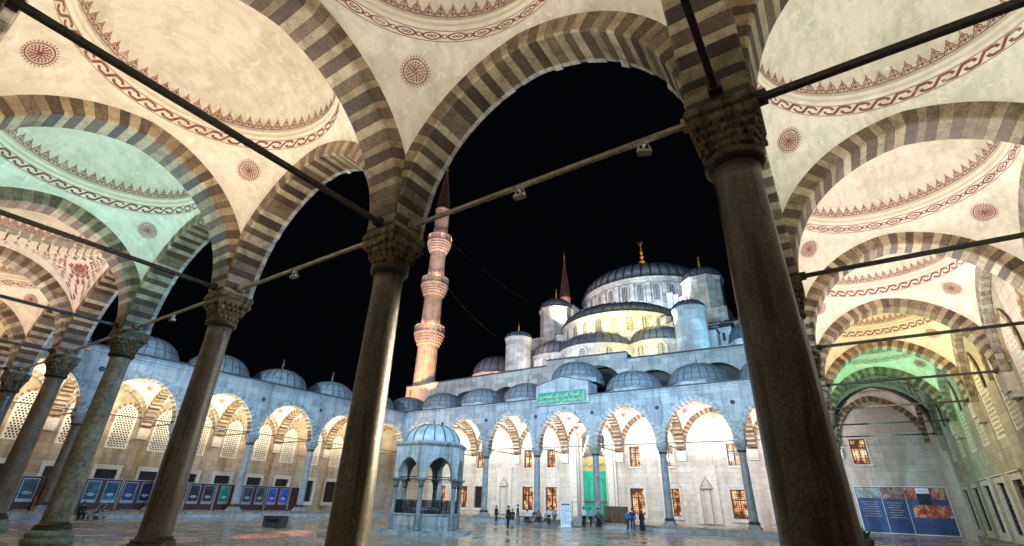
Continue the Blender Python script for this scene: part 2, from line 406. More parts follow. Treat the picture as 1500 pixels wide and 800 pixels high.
def guilloche_mb(G, kind):
    """interlaced border painted round the ring; u in units, v 0..1"""
    mb = MB(); r1, zt = G['r1'], G['zt']
    def fn(n):
        return lambda u, v: ((r1-.008-.05*v)*math.cos(2*PI*u/n), (r1-.008-.05*v)*math.sin(2*PI*u/n), zt+.30*v)
    if kind == 0:
        n = 44; F = fn(n)
        for k in range(n):
            paint(mb, ribbon([(k+.28, .55), (k+.36, .76), (k+.5, .80), (k+.85, .80), (k+1.25, .22), (k+1.62, .22), (k+1.76, .30), (k+1.80, .48)], .20), F)
    else:
        n = 32; F = fn(n)
        for k in range(n):
            pts = [(k+.5+.36*math.cos(a)*(1-.25*math.sin(a)**2), .5+.30*math.sin(a)) for a in [2*PI*i/16 for i in range(16)]]
            paint(mb, ribbon(pts, .10, True), F)
            for s in (-1, 1): paint(mb, ribbon([(k+.32, .5), (k+.42, .5+s*.12), (k+.5, .5), (k+.58, .5-s*.12), (k+.68, .5)], .07), F)
            paint(mb, ribbon([(k-.12, .5), (k-.04, .66), (k+.04, .66), (k+.12, .5), (k+.04, .34), (k-.04, .34)], .07, True), F)
    for v in (.05, .95):
        N = 96; F = fn(N)
        for k in range(N): paint(mb, [[(k, v-.03), (k+1, v-.03), (k+1, v+.03), (k, v+.03)]], F)
    return mb
def fringe_mb(G, n=64):
    mb = MB(); rd, zd = G['rd'], G['zd']
    def F(u, v):
        a = .03+.19*v; t = 2*PI*u/n; r = (rd-.008)*math.cos(a); return (r*math.cos(t), r*math.sin(t), zd+1.942*math.sin(a))
    for k in range(n):
        paint(mb, ribbon([(k, .12), (k+.10, .34), (k+.24, .36), (k+.20, .52), (k+.34, .60), (k+.42, .74), (k+.5, 1.0), (k+.58, .74), (k+.66, .60), (k+.80, .52), (k+.76, .36), (k+.90, .34), (k+1, .12)], .09), F)
        paint(mb, [[(k+.5, .78), (k+.41, .56), (k+.5, .44), (k+.59, .56)], [(k+.5, .42), (k+.34, .30), (k+.5, .14), (k+.66, .30)]], F)
        paint(mb, ribbon([(k+.12, .16), (k+.26, .26), (k+.36, .46), (k+.44, .44)], .07), F); paint(mb, ribbon([(k+.88, .16), (k+.74, .26), (k+.64, .46), (k+.56, .44)], .07), F)
        for j in range(2): paint(mb, [[(k+j*.5, .02), (k+j*.5+.5, .02), (k+j*.5+.5, .10), (k+j*.5, .10)]], F)
    return mb
def medallion_mb(P4, q):
    """painted rosette on the pendentive of corner q"""
    mb = MB(); th0 = PI/4+q*PI/2; c = pend(P4, th0, .77); rho = math.hypot(c.x, c.y)
    e = .01
    tz = (pend(P4, th0, .80)-pend(P4, th0, .74)).normalized(); tx = Vector((-math.sin(th0), math.cos(th0), 0)); nn = tx.cross(tz); nn = nn if nn.dot(-Vector((c.x, c.y, 0))) > 0 else -nn
    dl = (pend(P4, th0, .80)-pend(P4, th0, .74)).length/.06
    zt = max(ringz(p) for p in P4); r1 = H-.05
    def F(a, b):
        z = c.z+tz.z*b; P = P4[0]; th = th0+a/rho; u = H*min(abs(math.tan(th)), 1/abs(math.tan(th))); u = min(u, H); z0 = ext_z(P, u, -.01)
        g = math.asin(max(0, min(1, (z-z0)/(zt-z0)*math.sin(PHI)))); cc = max(abs(math.cos(th)), abs(math.sin(th))); rho0 = H/cc-.002
        rr = r1+(rho0-r1)*(math.cos(g)-math.cos(PHI))/(1-math.cos(PHI))
        return Vector((rr*math.cos(th), rr*math.sin(th), z))+nn*.014
    R = .355
    pol = lambda r, t: (r*math.cos(t), r*math.sin(t))
    for k in range(28):
        t = 2*PI*k/28; paint(mb, [[pol(R*.80, t-.035), pol(R*1.0, t), pol(R*.80, t+.035)], [pol(R*.80, t-.06), pol(R*.86, t-.07), pol(R*.86, t+.07), pol(R*.80, t+.06)]], F)
        paint(mb, [[pol(R*.66, t), pol(R*.66, t+2*PI/28), pol(R*.75, t+2*PI/28), pol(R*.75, t)]], F)
    for ring, (n_, r_, w_, L_) in enumerate([(4, .10, .10, .10), (8, .23, .085, .10), (13, .37, .078, .09), (19, .52, .072, .09)]):
        for k in range(n_):
            t = 2*PI*(k+.5*(ring % 2))/n_; sk = (.25 if k % 2 else -.25)*(ring > 0)
            c_ = pol(R*r_, t); ur = Vector((math.cos(t+sk), math.sin(t+sk))); ut = Vector((-ur.y, ur.x)); c_ = Vector(c_)
            paint(mb, [[c_+ur*R*L_, c_+ut*R*w_, c_-ur*R*L_, c_-ut*R*w_]], F)
            if ring: e_ = Vector(pol(R*(r_+.07), t+PI/n_)); paint(mb, ribbon([tuple(c_), tuple((c_+e_)/2+ur*R*.03), tuple(e_)], R*.045), F)
    return mb

# ------------------------------------------------------------------ templates (removed at the end)
def capital_mb():
    mb = MB(); z0, z1 = 5.66, 6.14
    # muqarnas tiers: little pointed cells overhanging tier by tier
    def per(f, t):      # perimeter point between circle and square
        c, s_ = math.cos(t), math.sin(t); k = 1/max(abs(c), abs(s_)); rc = .33+.10*f; sq = (.30+.125*f)*k
        r = rc*(1-f)+sq*f; return Vector((r*c, r*s_, 0))
    N = 20
    core = [[tuple(per(f, 2*PI*j/40)*.93+Vector((0, 0, z0-.06+(z1-z0+.06)*f))) for j in range(40)] for f in (0, .25, .5, .75, 1)]
    mb.rings(core, 0, smooth=False)
    for ti in range(4):
        f0, f1 = ti/4, (ti+1)/4; za = z0+(z1-z0)*f0; zb = z0+(z1-z0)*f1+.005
        for k in range(N):
            t0 = 2*PI*(k+.5*(ti % 2))/N; d = 2*PI/N*.47
            a, b, c = per(f1, t0-d)*1.0, per(f1, t0)*1.045, per(f1, t0+d)*1.0; i = per(f0, t0)*.97; ia, ic = per(f1, t0-d)*.86, per(f1, t0+d)*.86
            Z = Vector((0, 0, 1)); mb.add([tuple(a+Z*zb), tuple(b+Z*zb), tuple(c+Z*zb), tuple(ic+Z*zb), tuple(ia+Z*zb), tuple(b*.99+Z*(za+.055)), tuple(i+Z*(za-.03)), tuple(a*.98+Z*(zb-.05)), tuple(c*.98+Z*(zb-.05))],
                [(0, 1, 2, 3, 4), (0, 7, 5, 1), (1, 5, 8, 2), (7, 6, 5), (5, 6, 8), (0, 4, 6, 7), (2, 8, 6, 3)], 0)
    mb.box(-.425, -.425, z1, .425, .425, z1+.10, 0); mb.box(-.44, -.44, z1+.10, .44, .44, z1+.13, 0); mb.box(-.455, -.455, z1+.13, .455, .455, z1+.20, 0); mb.box(-.44, -.44, z1+.20, .44, .44, 6.40, 0)
    mb.lathe([(.30, 5.50), (.345, 5.53), (.375, 5.57), (.365, 5.61), (.375, 5.64), (.34, 5.67), (.30, 5.68)], 28, 1)
    return mb
def base_mb(square=False):
    mb = MB()
    if square: mb.lathe([(.66, 0), (.66, .14), (.60, .16), (.44, .40)], 4, 0, smooth=False, ph=PI/4)
    else: mb.lathe([(.58, 0), (.60, .03), (.60, .13), (.575, .155), (.545, .17), (.55, .20), (.565, .25), (.545, .31), (.50, .335), (.47, .34), (.465, .385)], 10 if square else 24, 0)
    mb.lathe([(.465, .385), (.47, .43), (.455, .44), (.425, .455), (.44, .475), (.435, .505), (.40, .515), (.375, .53), (.36, .57), (.335, .575)], 28, 1)
    return mb
def shaft_mb():
    mb = MB(); z = [.5, .57, 1.2, 2.2, 3.3, 4.4, 5.2, 5.55]
    mb.lathe([(.345, .5), (.335, .60)]+[(.333-.004*q**1.4*1.3, q) for q in z[2:-1]]+[(.298, 5.55)], 32, 0); return mb
def column(name, smat, cmat, bmat, square=False):
    s = obj(name, shaft_mb(), smat); obj('capital', capital_mb(), [cmat, 'bronze'], s); obj('base', base_mb(square), [bmat, 'bronze'], s); return s
T_col = {k: column('column', *v) for k, v in {
    'granite': ('granite', 'capital_stone', 'mossy_base'), 'pitted': ('pitted', 'capital_stone', 'mossy_base'),
    'brown': ('brown_col', 'capital_stone', 'mossy_base'), 'grey': ('grey_marble', 'capital_marble', 'capital_marble', True),
    'browngrey': ('brown_col', 'capital_marble', 'capital_marble', True)}.items()}
T_arch = {('STD', 'c'): obj('arch', arch_mb(STD, court=True, seed=3), ['soffit', 'face', 'marble_face']),
          ('STD', 't'): obj('arch', arch_mb(STD, seed=5), ['soffit', 'face', 'marble_face']),
          ('STD', 't2'): obj('arch', arch_mb(STD, seed=9), ['soffit', 'face', 'marble_face']),
          ('STD', 'w'): obj('wall_arch', arch_mb(STD, w=.33, seed=7), ['wall_arch_stone', 'wall_arch_stone', 'marble_face']),
          ('TALL', 'c'): obj('arch', arch_mb(TALL, court=True, seed=13), ['soffit', 'face', 'marble_face']),
          ('TALL', 't'): obj('arch', arch_mb(TALL, seed=15), ['soffit', 'face', 'marble_face']),
          ('TALL', 'w'): obj('wall_arch', arch_mb(TALL, w=.33, seed=17), ['soffit', 'face', 'marble_face'])}
def make_vault(P4, kind):
    mb, G = vault_parts(P4); v = obj('vault', mb, ['plaster', 'moulding'])
    obj('interlaced_border', guilloche_mb(G, kind), 'red_paint', v, fix=False); obj('palmette_fringe', fringe_mb(G), 'red_paint', v, fix=False)
    for q in range(4): obj('medallion', medallion_mb(P4, q), 'red_paint', v, fix=False)
    return v
T_vault = {('S', 0): make_vault([STD]*4, 0), ('S', 1): make_vault([STD]*4, 1), ('T', 0): make_vault([TALL]*4, 0), ('T', 1): make_vault([TALL]*4, 1)}
def dome_mb(r, h, z0, ribs, rw=.035, eave=.12, m=0, mr=1, a0=0, a1=2*PI, seg=3, lobes=0, lam=.0):
    """lead dome with raised seams and an eave"""
    mb = MB(); n = ribs*seg; full = abs(a1-a0-2*PI) < 1e-6; k = n if full else n+1
    K = 9; prof = [(r+eave, z0-.06), (r+eave, z0+.02), (r+.01, z0+.07)]+[(r*math.cos(i*PI/2/K)**.92, z0+.07+h*math.sin(i*PI/2/K)) for i in range(1, K)]+[(.02, z0+.07+h)]
    R = []
    for rr, z in prof:
        ring = []
        for j in range(k):
            t = a0+(a1-a0)*j/n; q = rr*(1+lam*abs(math.sin(PI*j/seg))); ring.append((q*math.cos(t), q*math.sin(t), z))
        R.append(ring)
    mb.rings(R, m, full, True)
    for i in range(ribs+(0 if full else 1)):
        t = a0+(a1-a0)*i/ribs; d = Vector((math.cos(t), math.sin(t), 0)); s_ = Vector((-d.y, d.x, 0))
        S = []
        for j, (rr, z) in enumerate(prof[1:-1]):
            w = rw*min(1, .35+.65*rr/r); p = d*rr+Vector((0, 0, z)); up = (d*rr/r+Vector((0, 0, .5+j*.05))).normalized()
            S.append([tuple(p-s_*w), tuple(p-s_*w*.6+up*rw*1.3), tuple(p+s_*w*.6+up*rw*1.3), tuple(p+s_*w)])
        mb.rings(S, mr, False, False)
    return mb
def finial_mb(z, h, m=0, s=1):
    mb = MB(); prof = [(.16*s, z-.1), (.10*s, z+.04*h), (.035*s, z+.14*h)]
    for k, (f, r) in enumerate([(.22, .10), (.36, .13), (.50, .09), (.63, .07)]):
        zz = z+h*f; prof += [(.03*s, zz-.05*h), (r*s*.8, zz-.025*h), (r*s, zz), (r*s*.8, zz+.025*h), (.03*s, zz+.05*h)]
    prof += [(.02*s, z+.8*h), (.005, z+h)]
    mb.lathe(prof, 10, m)
    zc = z+h*.93; R = .09*s
    mb.tube([(R*math.sin(a), 0, zc-R*math.cos(a)) for a in [-2.3+4.6*i/12 for i in range(13)]], [.004+.016*s*math.sin(PI*i/12) for i in range(13)], 5, m)
    return mb
T_dome = obj('roof_dome', dome_mb(2.85, 2.0, 0, 24, .03), ['lead', 'lead_rib'])
mbs = MB()
for a_ in (.30, .72, 1.08): mbs.lathe([(2.85*math.cos(a_)**.92+.004, .07+2.0*math.sin(a_)-.02), (2.85*math.cos(a_)**.92+.022, .07+2.0*math.sin(a_)), (2.85*math.cos(a_+.012)**.92+.004, .07+2.0*math.sin(a_)+.03)], 48, 0, cap=False)
obj('seam', mbs, 'lead_rib', T_dome)
mbd = MB(); mbd.lathe([(2.98, -.55), (2.98, -.12), (3.03, -.10), (3.03, -.062)], 8, 0, smooth=False, ph=PI/8, cap=False); obj('drum', mbd, 'marble_wall', T_dome)
obj('finial', finial_mb(2.05, 1.25, s=1.1), 'grey_metal', T_dome)

def pointed(w, zb, zs, R=None, n=8, x=0):
    """outline of a pointed opening: width w, bottom zb, springing zs"""
    s = w/2; R = R or s*1.15; o = R-s; am = math.acos(o/R)
    left = [(x+o-R*math.cos(am*i/n), zs+R*math.sin(am*i/n)) for i in range(n+1)]
    right = [(2*x-u, z) for u, z in left[:-1]][::-1]
    return [(x-s, zb)]+left+right+[(x+s, zb)]
def screen_window(nx=7, mats=('white_paint', 'dark', 'face')):
    """pierced plaster screen in a pointed opening, facing -y, centre u=0, z absolute"""
    w, zb, zs = 1.66, 4.62, 7.20; o = pointed(w, zb, zs, 1.1, 8); topz = max(z for _, z in o)
    holes = []; p = w/(nx+.6); r = p*.385; row = 0; z = zb+.18
    while z < topz-.1:
        for k in range(nx):
            x = -w/2+.3*p+p*(k+.5)+(.25*p if row % 2 else -.25*p)
            lim = w/2 if z < zs else math.sqrt(max(0, 1.1**2-(z-zs)**2))-(1.1-w/2)
            if abs(x)+r+.05 < lim and z+r < topz-.1: holes.append([(x+r*math.cos(PI/6+PI/3*i), z+r*math.sin(PI/6+PI/3*i)) for i in range(6)])
        z += p*.88; row += 1
    mb = MB(); mb.poly(o, holes, 0, .09, 0)
    s = obj('window_screen', mb, mats[0])
    mb = MB(); mb.poly(pointed(w+.02, zb, zs, 1.11), [], .16, .20, 0); obj('pane', mb, mats[1], s)
    mb = MB(); out = pointed(w+.46, zs-.5, zs, 1.33); inn = pointed(w+.02, zs-.5, zs, 1.11); n = len(out)
    for i in range(n-1):
        mb.add([(out[i][0], -.13, out[i][1]), (out[i+1][0], -.13, out[i+1][1]), (inn[i+1][0], -.13, inn[i+1][1]), (inn[i][0], -.13, inn[i][1])], [(0, 1, 2, 3)], 0, .3+.5*(i % 2))
        mb.add([(out[i][0], -.13, out[i][1]), (out[i+1][0], -.13, out[i+1][1]), (out[i+1][0], -.08, out[i+1][1]), (out[i][0], -.08, out[i][1])], [(0, 1, 2, 3)], 0, .3)
        mb.add([(inn[i][0], -.13, inn[i][1]), (inn[i+1][0], -.13, inn[i+1][1]), (inn[i+1][0], .0, inn[i+1][1]), (inn[i][0], .0, inn[i][1])], [(0, 1, 2, 3)], 0, .7)
    obj('surround', mb, mats[2], s)
    return s
T_screen = screen_window()
def grille_window(w, zb, zt, fw=.2, pane='dark', bars=True, sash=False, nb=None):
    """rectangular window facing -y: marble frame, pane, iron grille"""
    mb = MB(); x = w/2
    mb.poly([(-x-fw, zb-fw), (x+fw, zb-fw), (x+fw, zt+fw), (-x-fw, zt+fw)], [[(-x, zb), (x, zb), (x, zt), (-x, zt)]], -.07, .25, 0)
    mb.box(-x-fw-.05, -.13, zt+fw, x+fw+.05, .02, zt+fw+.08, 0); mb.box(-x-fw-.05, -.12, zb-fw-.07, x+fw+.05, .02, zb-fw, 0)
    f = obj('window', mb, 'trim_marble')
    mb = MB(); mb.box(-x-.02, .27, zb-.02, x+.02, .30, zt+.02); obj('pane', mb, pane, f)
    if sash:
        mb = MB()
        for (a, b, c, d) in ((-x, zb, -x+.09, zt), (x-.09, zb, x, zt), (-.05, zb, .05, zt), (-x, zt-.09, x, zt), (-x, zb, x, zb+.09), (-x, zb+(zt-zb)*.62, x, zb+(zt-zb)*.62+.09)): mb.box(a, .18, b, c, .25, d)
        obj('sash', mb, 'wood', f)
    if bars:
        mb = MB(); n = nb or max(4, round(w/.22)); k = round((zt-zb)/(w/n))
        for i in range(1, n): mb.box(-x+w*i/n-.016, .03, zb, -x+w*i/n+.016, .062, zt)
        for i in range(1, k): mb.box(-x, .024, zb+(zt-zb)*i/k-.014, x, .055, zb+(zt-zb)*i/k+.014)
        obj('grille', mb, 'black_metal', f)
    return f
T_low = grille_window(1.5, .75, 2.95, .28, 'dark', True)
T_lit = grille_window(1.46, .62, 3.02, .22, 'glow', True, True, 8)
T_dim = grille_window(1.46, .62, 3.02, .22, 'dark', True, False, 8)
T_up = grille_window(1.12, 5.08, 7.05, .12, 'glow', True, True, 5)
def flood_mb():
    mb = MB(); mb.box(-.14, -.07, -.23, .14, .09, -.17, 0, tx=.02); mb.box(-.12, -.055, -.168, .12, .075, -.163, 1)
    for s in (-1, 1): mb.bar((s*.145, .01, -.20), (s*.08, .01, .03), .02, .035)
    mb.box(-.10, -.055, .043, .10, .055, .06, 0); mb.box(-.03, -.06, -.06, .03, .06, .06, 0); return mb

# ------------------------------------------------------------------ arcades
def spandrel_strip(P, n, ztop, y0, y1):
    """outer wall over n arches, in local x from -n*A/2; with round bosses"""
    mb = MB(); mid = []
    pts = []
    for k in range(n):
        cx = (k+.5)*A
        for i in range(-16, 17):
            u = i/16*3.24; pts.append((cx+u, max(P['zi'], ext_z(P, u))))
    outer = [(0, P['zi'])]+pts+[(n*A, P['zi']), (n*A, ztop), (0, ztop)]
    mb.poly(outer, [], y0, y1, 0); return mb
ROWS = {}
def arcade(label, x0, y0, rz, n, P, ztop, cols, wallmat, spans):
    """a colonnade: local x runs along it (0 = first column), local +y is the courtyard, back wall at y=-A"""
    t = thing('arcade', label, 'arcade', (x0, y0, 0), rz); key = 'TALL' if P is TALL else 'STD'
    k0 = 1.0 if P is STD else 1.0235
    for i in range(n+1):
        if cols[i] is None: continue
        inst(T_col[cols[i]], t, (i*A, 0, 0), i*.7 % (PI/2) if False else 0, (1, 1, k0))
    for i in range(n): inst(T_arch[(key, 'c')], t, ((i+.5)*A, 0, 0))
    mb = spandrel_strip(P, n, ztop, -.30, W/2-.03)
    for i in range(n+1):        # round bosses between the arches
        if 0 < i < n:
            mb.X = Matrix.Translation((i*A, W/2-.03, 9.62)) @ Matrix.Rotation(-PI/2, 4, 'X'); mb.lathe([(.20, -.01), (.20, .015), (.165, .03), (.16, .012), (.0, .012)], 16, 1); mb.X = Matrix()
    obj('spandrel_wall', mb, ['marble_wall', 'tile_boss'], t)
    mb = MB()                   # cornice with small dentils, roof edge
    mb.box(0, W/2-.03, ztop-.30, n*A, W/2+.05, ztop-.24); mb.box(-.0, -.3, ztop, n*A, W/2+.06, ztop+.10); mb.box(-.0, -.3, ztop+.10, n*A, W/2+.18, ztop+.21, 1)
    for i in range(int(n*A/.30)): mb.box(i*.30+.05, W/2-.028, ztop-.12, i*.30+.19, W/2+.05, ztop-.02)
    obj('cornice', mb, ['marble_wall', 'lead_rib'], t)
    return t
M['tile_boss'] = plain('dark_boss', (.035, .06, .10), .4, var=.4)
def rod(t, p, q, m='iron', w=.085):
    mb = MB(); mb.bar(p, q, w, w, 0)
    for e, s in ((p, q), (q, p)):
        d = (Vector(s)-Vector(e)).normalized(); c = Vector(e)+d*.06; mb.box(c.x-.085, c.y-.085, c.z-.075, c.x+.085, c.y+.085, c.z+.075)
    return obj('tie_rod', mb, m, t)

ROOFZ = 11.12
near = arcade('foreground arcade of tall dark columns, striped arches and painted domes', XL, 0, 0, 7, STD, ROOFZ,
              ['granite', 'granite', 'granite', 'brown', 'pitted', 'granite', 'granite', 'granite'], 'old_wall', 9)
left = arcade('side arcade across the courtyard on the left, behind the maroon hoardings', XL, YF, -PI/2, 6, STD, ROOFZ,
              [None, 'grey', 'grey', 'grey', 'grey', 'browngrey', None], 'limestone', 6)
right = arcade('right hand arcade receding under yellow, green and blue lit vaults', 0, 0, PI/2, 6, STD, ROOFZ,
               [None, 'granite', 'granite', 'grey', 'grey', 'grey', None], 'limestone', 6)
gate = arcade('bright arcade along the mosque front, with a green inscription over its middle arch', 0, YF, PI, 7, TALL, ROOFZ+.12,
              ['grey']*8, 'limestone', 9)
# the near row faces +y from behind: arcade() has its courtyard on local +y already

# transverse arches, vaults, roofs, walls: (arcade, list of bay offsets in local x, which are corner)
def fill(t, bays, P, n, vk, wallmat, wall_len, windows, domez, tall4=None):
    key = 'TALL' if P is TALL else 'STD'; wy = -A+.10
    xs = sorted(set([b for b in bays]+[b+1 for b in bays]))
    for j, i in enumerate(xs):
        if (i == bays[0] or i == bays[-1]+1) and len(bays) > n: continue      # outer ends close on the wall
        if not (len(bays) == n and i in (bays[0], bays[-1]+1)):              # the corner arches belong to the long arcades
            inst(T_arch[(key, 't' if j % 2 else ('t2' if key == 'STD' else 't'))], t, (i*A, -A/2, 0), PI/2)
        rod(t, (i*A, -.42, 6.55), (i*A, -A+.40, 6.55))
        mb = MB(); mb.box(i*A-.43, wy-.05, 5.72, i*A+.43, -A+.44, 6.40); mb.box(i*A-.40, wy-.05, 5.50, i*A+.40, -A+.36, 5.72, ty=.0); obj('corbel', mb, 'capital_stone' if t is near else 'trim_marble', t)
    for j, b in enumerate(bays):
        v = inst(T_vault[('T' if P is TALL else 'S', vk(j))], t, ((b+.5)*A, -A/2, 0), PI/2*(j % 4))
        inst(T_arch[(key, 'w')], t, ((b+.5)*A, -A+.10+.165, 0))
        inst(T_dome, t, ((b+.5)*A, -A/2, domez+(1.75 if P is TALL and b == 3 else 0)))
    for i in range(n): rod(t, (i*A+.42, 0, 6.55), ((i+1)*A-.42, 0, 6.55), 'iron_light' if t is near else 'iron', .07)
    # back wall
    a, b = wall_len; holes = []; inner = []
    for (u, kind) in windows:
        if kind == 'screen': holes.append(pointed(1.66, 4.62, 7.20, 1.1, 8, u))
        elif kind == 'low': holes.append([(u-.76, .73), (u+.76, .73), (u+.76, 2.97), (u-.76, 2.97)])
        elif kind in ('lit', 'dim'): holes.append([(u-.75, .60), (u+.75, .60), (u+.75, 3.04), (u-.75, 3.04)])
        elif kind == 'up': holes.append([(u-.58, 5.06), (u+.58, 5.06), (u+.58, 7.07), (u-.58, 7.07)])
        elif kind == 'portal': holes.append(pointed(3.6, 0, 7.0, 2.3, 8, u))
    mb = MB(); mb.poly([(a, 0), (b, 0), (b, 13.0 if P is STD else 16.3), (a, 13.0 if P is STD else 16.3)] if False else [(a, -.45), (b, -.45), (b, ROOFZ), (a, ROOFZ)], holes, wy, wy-.9, 0)
    obj('back_wall', mb, wallmat, t)
    for (u, kind) in windows:
        src = {'screen': T_screen, 'low': T_low, 'lit': T_lit, 'dim': T_dim, 'up': T_up}.get(kind)
        if src is None: continue
        inst(src, t, (u, wy-.03 if kind == 'screen' else wy, 0), PI)
    # roof slab, with the lead covering
    mb = MB(); b0, b1 = bays[0]*A, (bays[-1]+1)*A
    mb.poly([(b0, -A-.8), (b1, -A-.8), (b1, -.3), (b0, -.3)], [[((b+.5)*A+2.82*math.cos(2*PI*i/32), -A/2+2.82*math.sin(2*PI*i/32)) for i in range(32)] for b in bays], ROOFZ+.02, ROOFZ+.14, 0, lambda u, y, z: (u, z, y)); obj('roof', mb, 'lead', t)
import itertools
side_win = []
for k in range(6):
    for s in (-1.65, 1.65): side_win += [((k+.5)*A+s, 'screen'), ((k+.5)*A+s, 'low')]
fill(left, list(range(0, 6)), STD, 6, lambda j: j % 2, 'side_wall', (-.0, 6*A), side_win, ROOFZ+.42)
fill(right, list(range(0, 6)), STD, 6, lambda j: (0, 1, 0, 0, 1, 0)[j], 'limestone', (0, 6*A), side_win, ROOFZ+.42)
# near: columns at local x = i*A (world x = XL + i*A); bays -1..7
near_win = []
for k in range(-1, 8):
    if k in (3,): continue
    for s in (-1.65, 1.65): near_win += [((k+.5)*A+s, 'screen'), ((k+.5)*A+s, 'low')]
def vk_near(j): return (0, 1, 0, 1, 0, 1, 0, 1, 0)[j]
fill(near, list(range(-1, 8)), STD, 7, lambda j: {0: 0, 1: 1, 2: 0, 3: 1, 4: 0, 5: 0, 6: 0, 7: 1, 8: 0}[j], 'old_wall', (-A, 8*A), near_win, ROOFZ+.42)
# gate: local x = -(world x); bays -1..7
gw = []
for wx, kind in [(-38.0, 'dim'), (-38.0, 'up'), (-31.0, 'lit'), (-31.0, 'up'), (-27.9, 'lit'), (-27.85, 'up'), (-17.95, 'lit'), (-17.9, 'up'), (-14.45, 'lit'), (-14.45, 'up'), (-8.35, 'lit'), (-8.25, 'up'),
                 (-5.0, 'lit'), (-40.6, 'lit'), (-44.2, 'lit'), (1.6, 'up')]:
    gw.append((-wx, kind))
gw.append((22.75, 'portal'))
fill(gate, list(range(-1, 8)), TALL, 7, lambda j: (j+1) % 2, 'gate_wall', (-A, 8*A), gw, ROOFZ+.92)
# end walls closing the corners
def slab(name, mb, m, parent): return obj(name, mb, m, parent)
mb = MB(); mb.box(A*8-.10, -A+.1, -.45, A*8+.8, 0, ROOFZ); slab('end_wall', mb, 'old_wall', near)
mb = MB(); mb.box(-A-.8, -A+.1, -.45, -A+.10, 0, ROOFZ); slab('end_wall', mb, 'old_wall', near)
mb = MB(); mb.box(A*8-.10, -A+.1, -.45, A*8+.8, 0, ROOFZ); slab('end_wall', mb, 'limestone', gate)
mb = MB(); mb.box(-A-.8, -A+.1, -.45, -A+.10, 0, ROOFZ); slab('end_wall', mb, 'gate_wall', gate)
# wall arches on the outer ends of the corner bays
for t, key in ((near, 'STD'), (gate, 'TALL')):
    for x in (-A+.265, 8*A-.265): inst(T_arch[(key, 'w')], t, (x, -A/2, 0), PI/2)
    for x in (-.5*A, 7.5*A): inst(T_arch[(key, 't')], t, (x, 0, 0), 0)   # arches between the corner bay and the side arcade

# gate arcade: raised middle with the inscription
mb = MB(); w = 3.05; zt = ROOFZ+.12
mb.poly([(22.75-w, 10.62), (22.75+w, 10.62), (22.75+w, 12.75), (22.75, 13.45), (22.75-w, 12.75)], [], W/2+.0, W/2+.18, 0)
mb.box(22.75-w, -1.6, zt+.21, 22.75+w, W/2-.002, 12.72)
obj('pediment', mb, 'marble_wall', gate)
mb = MB()
for s in (-1, 1): mb.bar((22.75+s*(w+.12), .20, 12.78), (22.75, .20, 13.52), .75, .07)
obj('pediment_cornice', mb, 'lead_rib', gate)
insc = MB(); insc.box(22.75-2.75, W/2+.19, 10.80, 22.75+2.75, W/2+.24, 11.95)
insc_o = obj('inscription_panel', insc, 'tile_green', gate)

# muqarnas portal in the gate wall
mb = MB(); wy = -A+.10; cx = 22.75
mb.box(cx-1.8, wy-1.6, -.3, cx-1.36, wy-.3, 8.2); mb.box(cx+1.36, wy-1.6, -.3, cx+1.8, wy-.3, 8.2); mb.box(cx-1.8, wy-1.9, -.3, cx+1.8, wy-1.55, 9.6)
for k in range(7):           # stalactite hood stepping inward
    z = 6.3+k*.42; inset = .16*k
    for j in range(9):
        u = -1.2+2.4*j/8; mb.add([(cx+u*(1-.10*k)-.15, wy-.45-inset*.0, z+.42), (cx+u*(1-.10*k)+.15, wy-.45, z+.42), (cx+u*(1-.10*k)+.15, wy-1.5+.1*k, z+.42), (cx+u*(1-.10*k)-.15, wy-1.5+.1*k, z+.42), (cx+u*(1-.10*k), wy-1.4+.15*k, z-.05)], [(0, 1, 2, 3), (0, 4, 1), (1, 4, 2), (2, 4, 3), (3, 4, 0)], 0)
    for s in (-1, 1): mb.box(cx+s*(1.25-.17*k)-.14, wy-1.5, z, cx+s*(1.25-.17*k)+.14, wy-.30, z+.42)
portal = obj('portal', mb, 'trim_marble', gate)
mb = MB()
for s in (-1, 1):
    mb.box(cx+s*2.15-.33, wy+.0, 0, cx+s*2.15+.33, wy+.32, 9.4); mb.box(cx+s*2.62-.12, wy+.0, 0, cx+s*2.62+.12, wy+.22, 9.6); mb.lathe([(.11, 0), (.11, 8.6)], 10, 0, cx+s*1.72, wy+.06)
mb.box(cx-2.75, wy+.0, 9.42, cx+2.75, wy+.38, 9.7)
obj('portal_frame', mb, 'trim_marble', portal)
mb = MB(); mb.box(cx-1.37, wy-.62, 0, cx+1.37, wy-.56, 4.62)
for j in range(11): mb.lathe([(.06, 0), (.06, 4.58)], 8, 0, cx-1.25+2.5*j/10, wy-.56)
obj('curtain', mb, 'green_cloth', portal)
mb = MB(); mb.tube([(cx+.45+.32*math.cos(a), wy-.47, 3.55+.45*math.sin(a)) for a in [PI*i/10 for i in range(11)]], .035, 6); mb.bar((cx+.13, wy-.47, 1.6), (cx+.13, wy-.47, 3.6), .05); mb.bar((cx+.77, wy-.47, 1.6), (cx+.77, wy-.47, 3.6), .05)
mb.box(cx-1.3, wy-.50, 1.55, cx+1.3, wy-.46, 1.75); mb.tube([(cx-.55+.32*math.cos(a), wy-.47, 3.55+.45*math.sin(a)) for a in [PI*i/10 for i in range(11)]], .035, 6)
obj('curtain_trim', mb, 'wood', portal)
mb = MB(); mb.box(cx-1.37, wy-.62, 4.66, cx+1.37, wy-.52, 6.1); obj('inscription_board', mb, 'gilt_panel', portal)
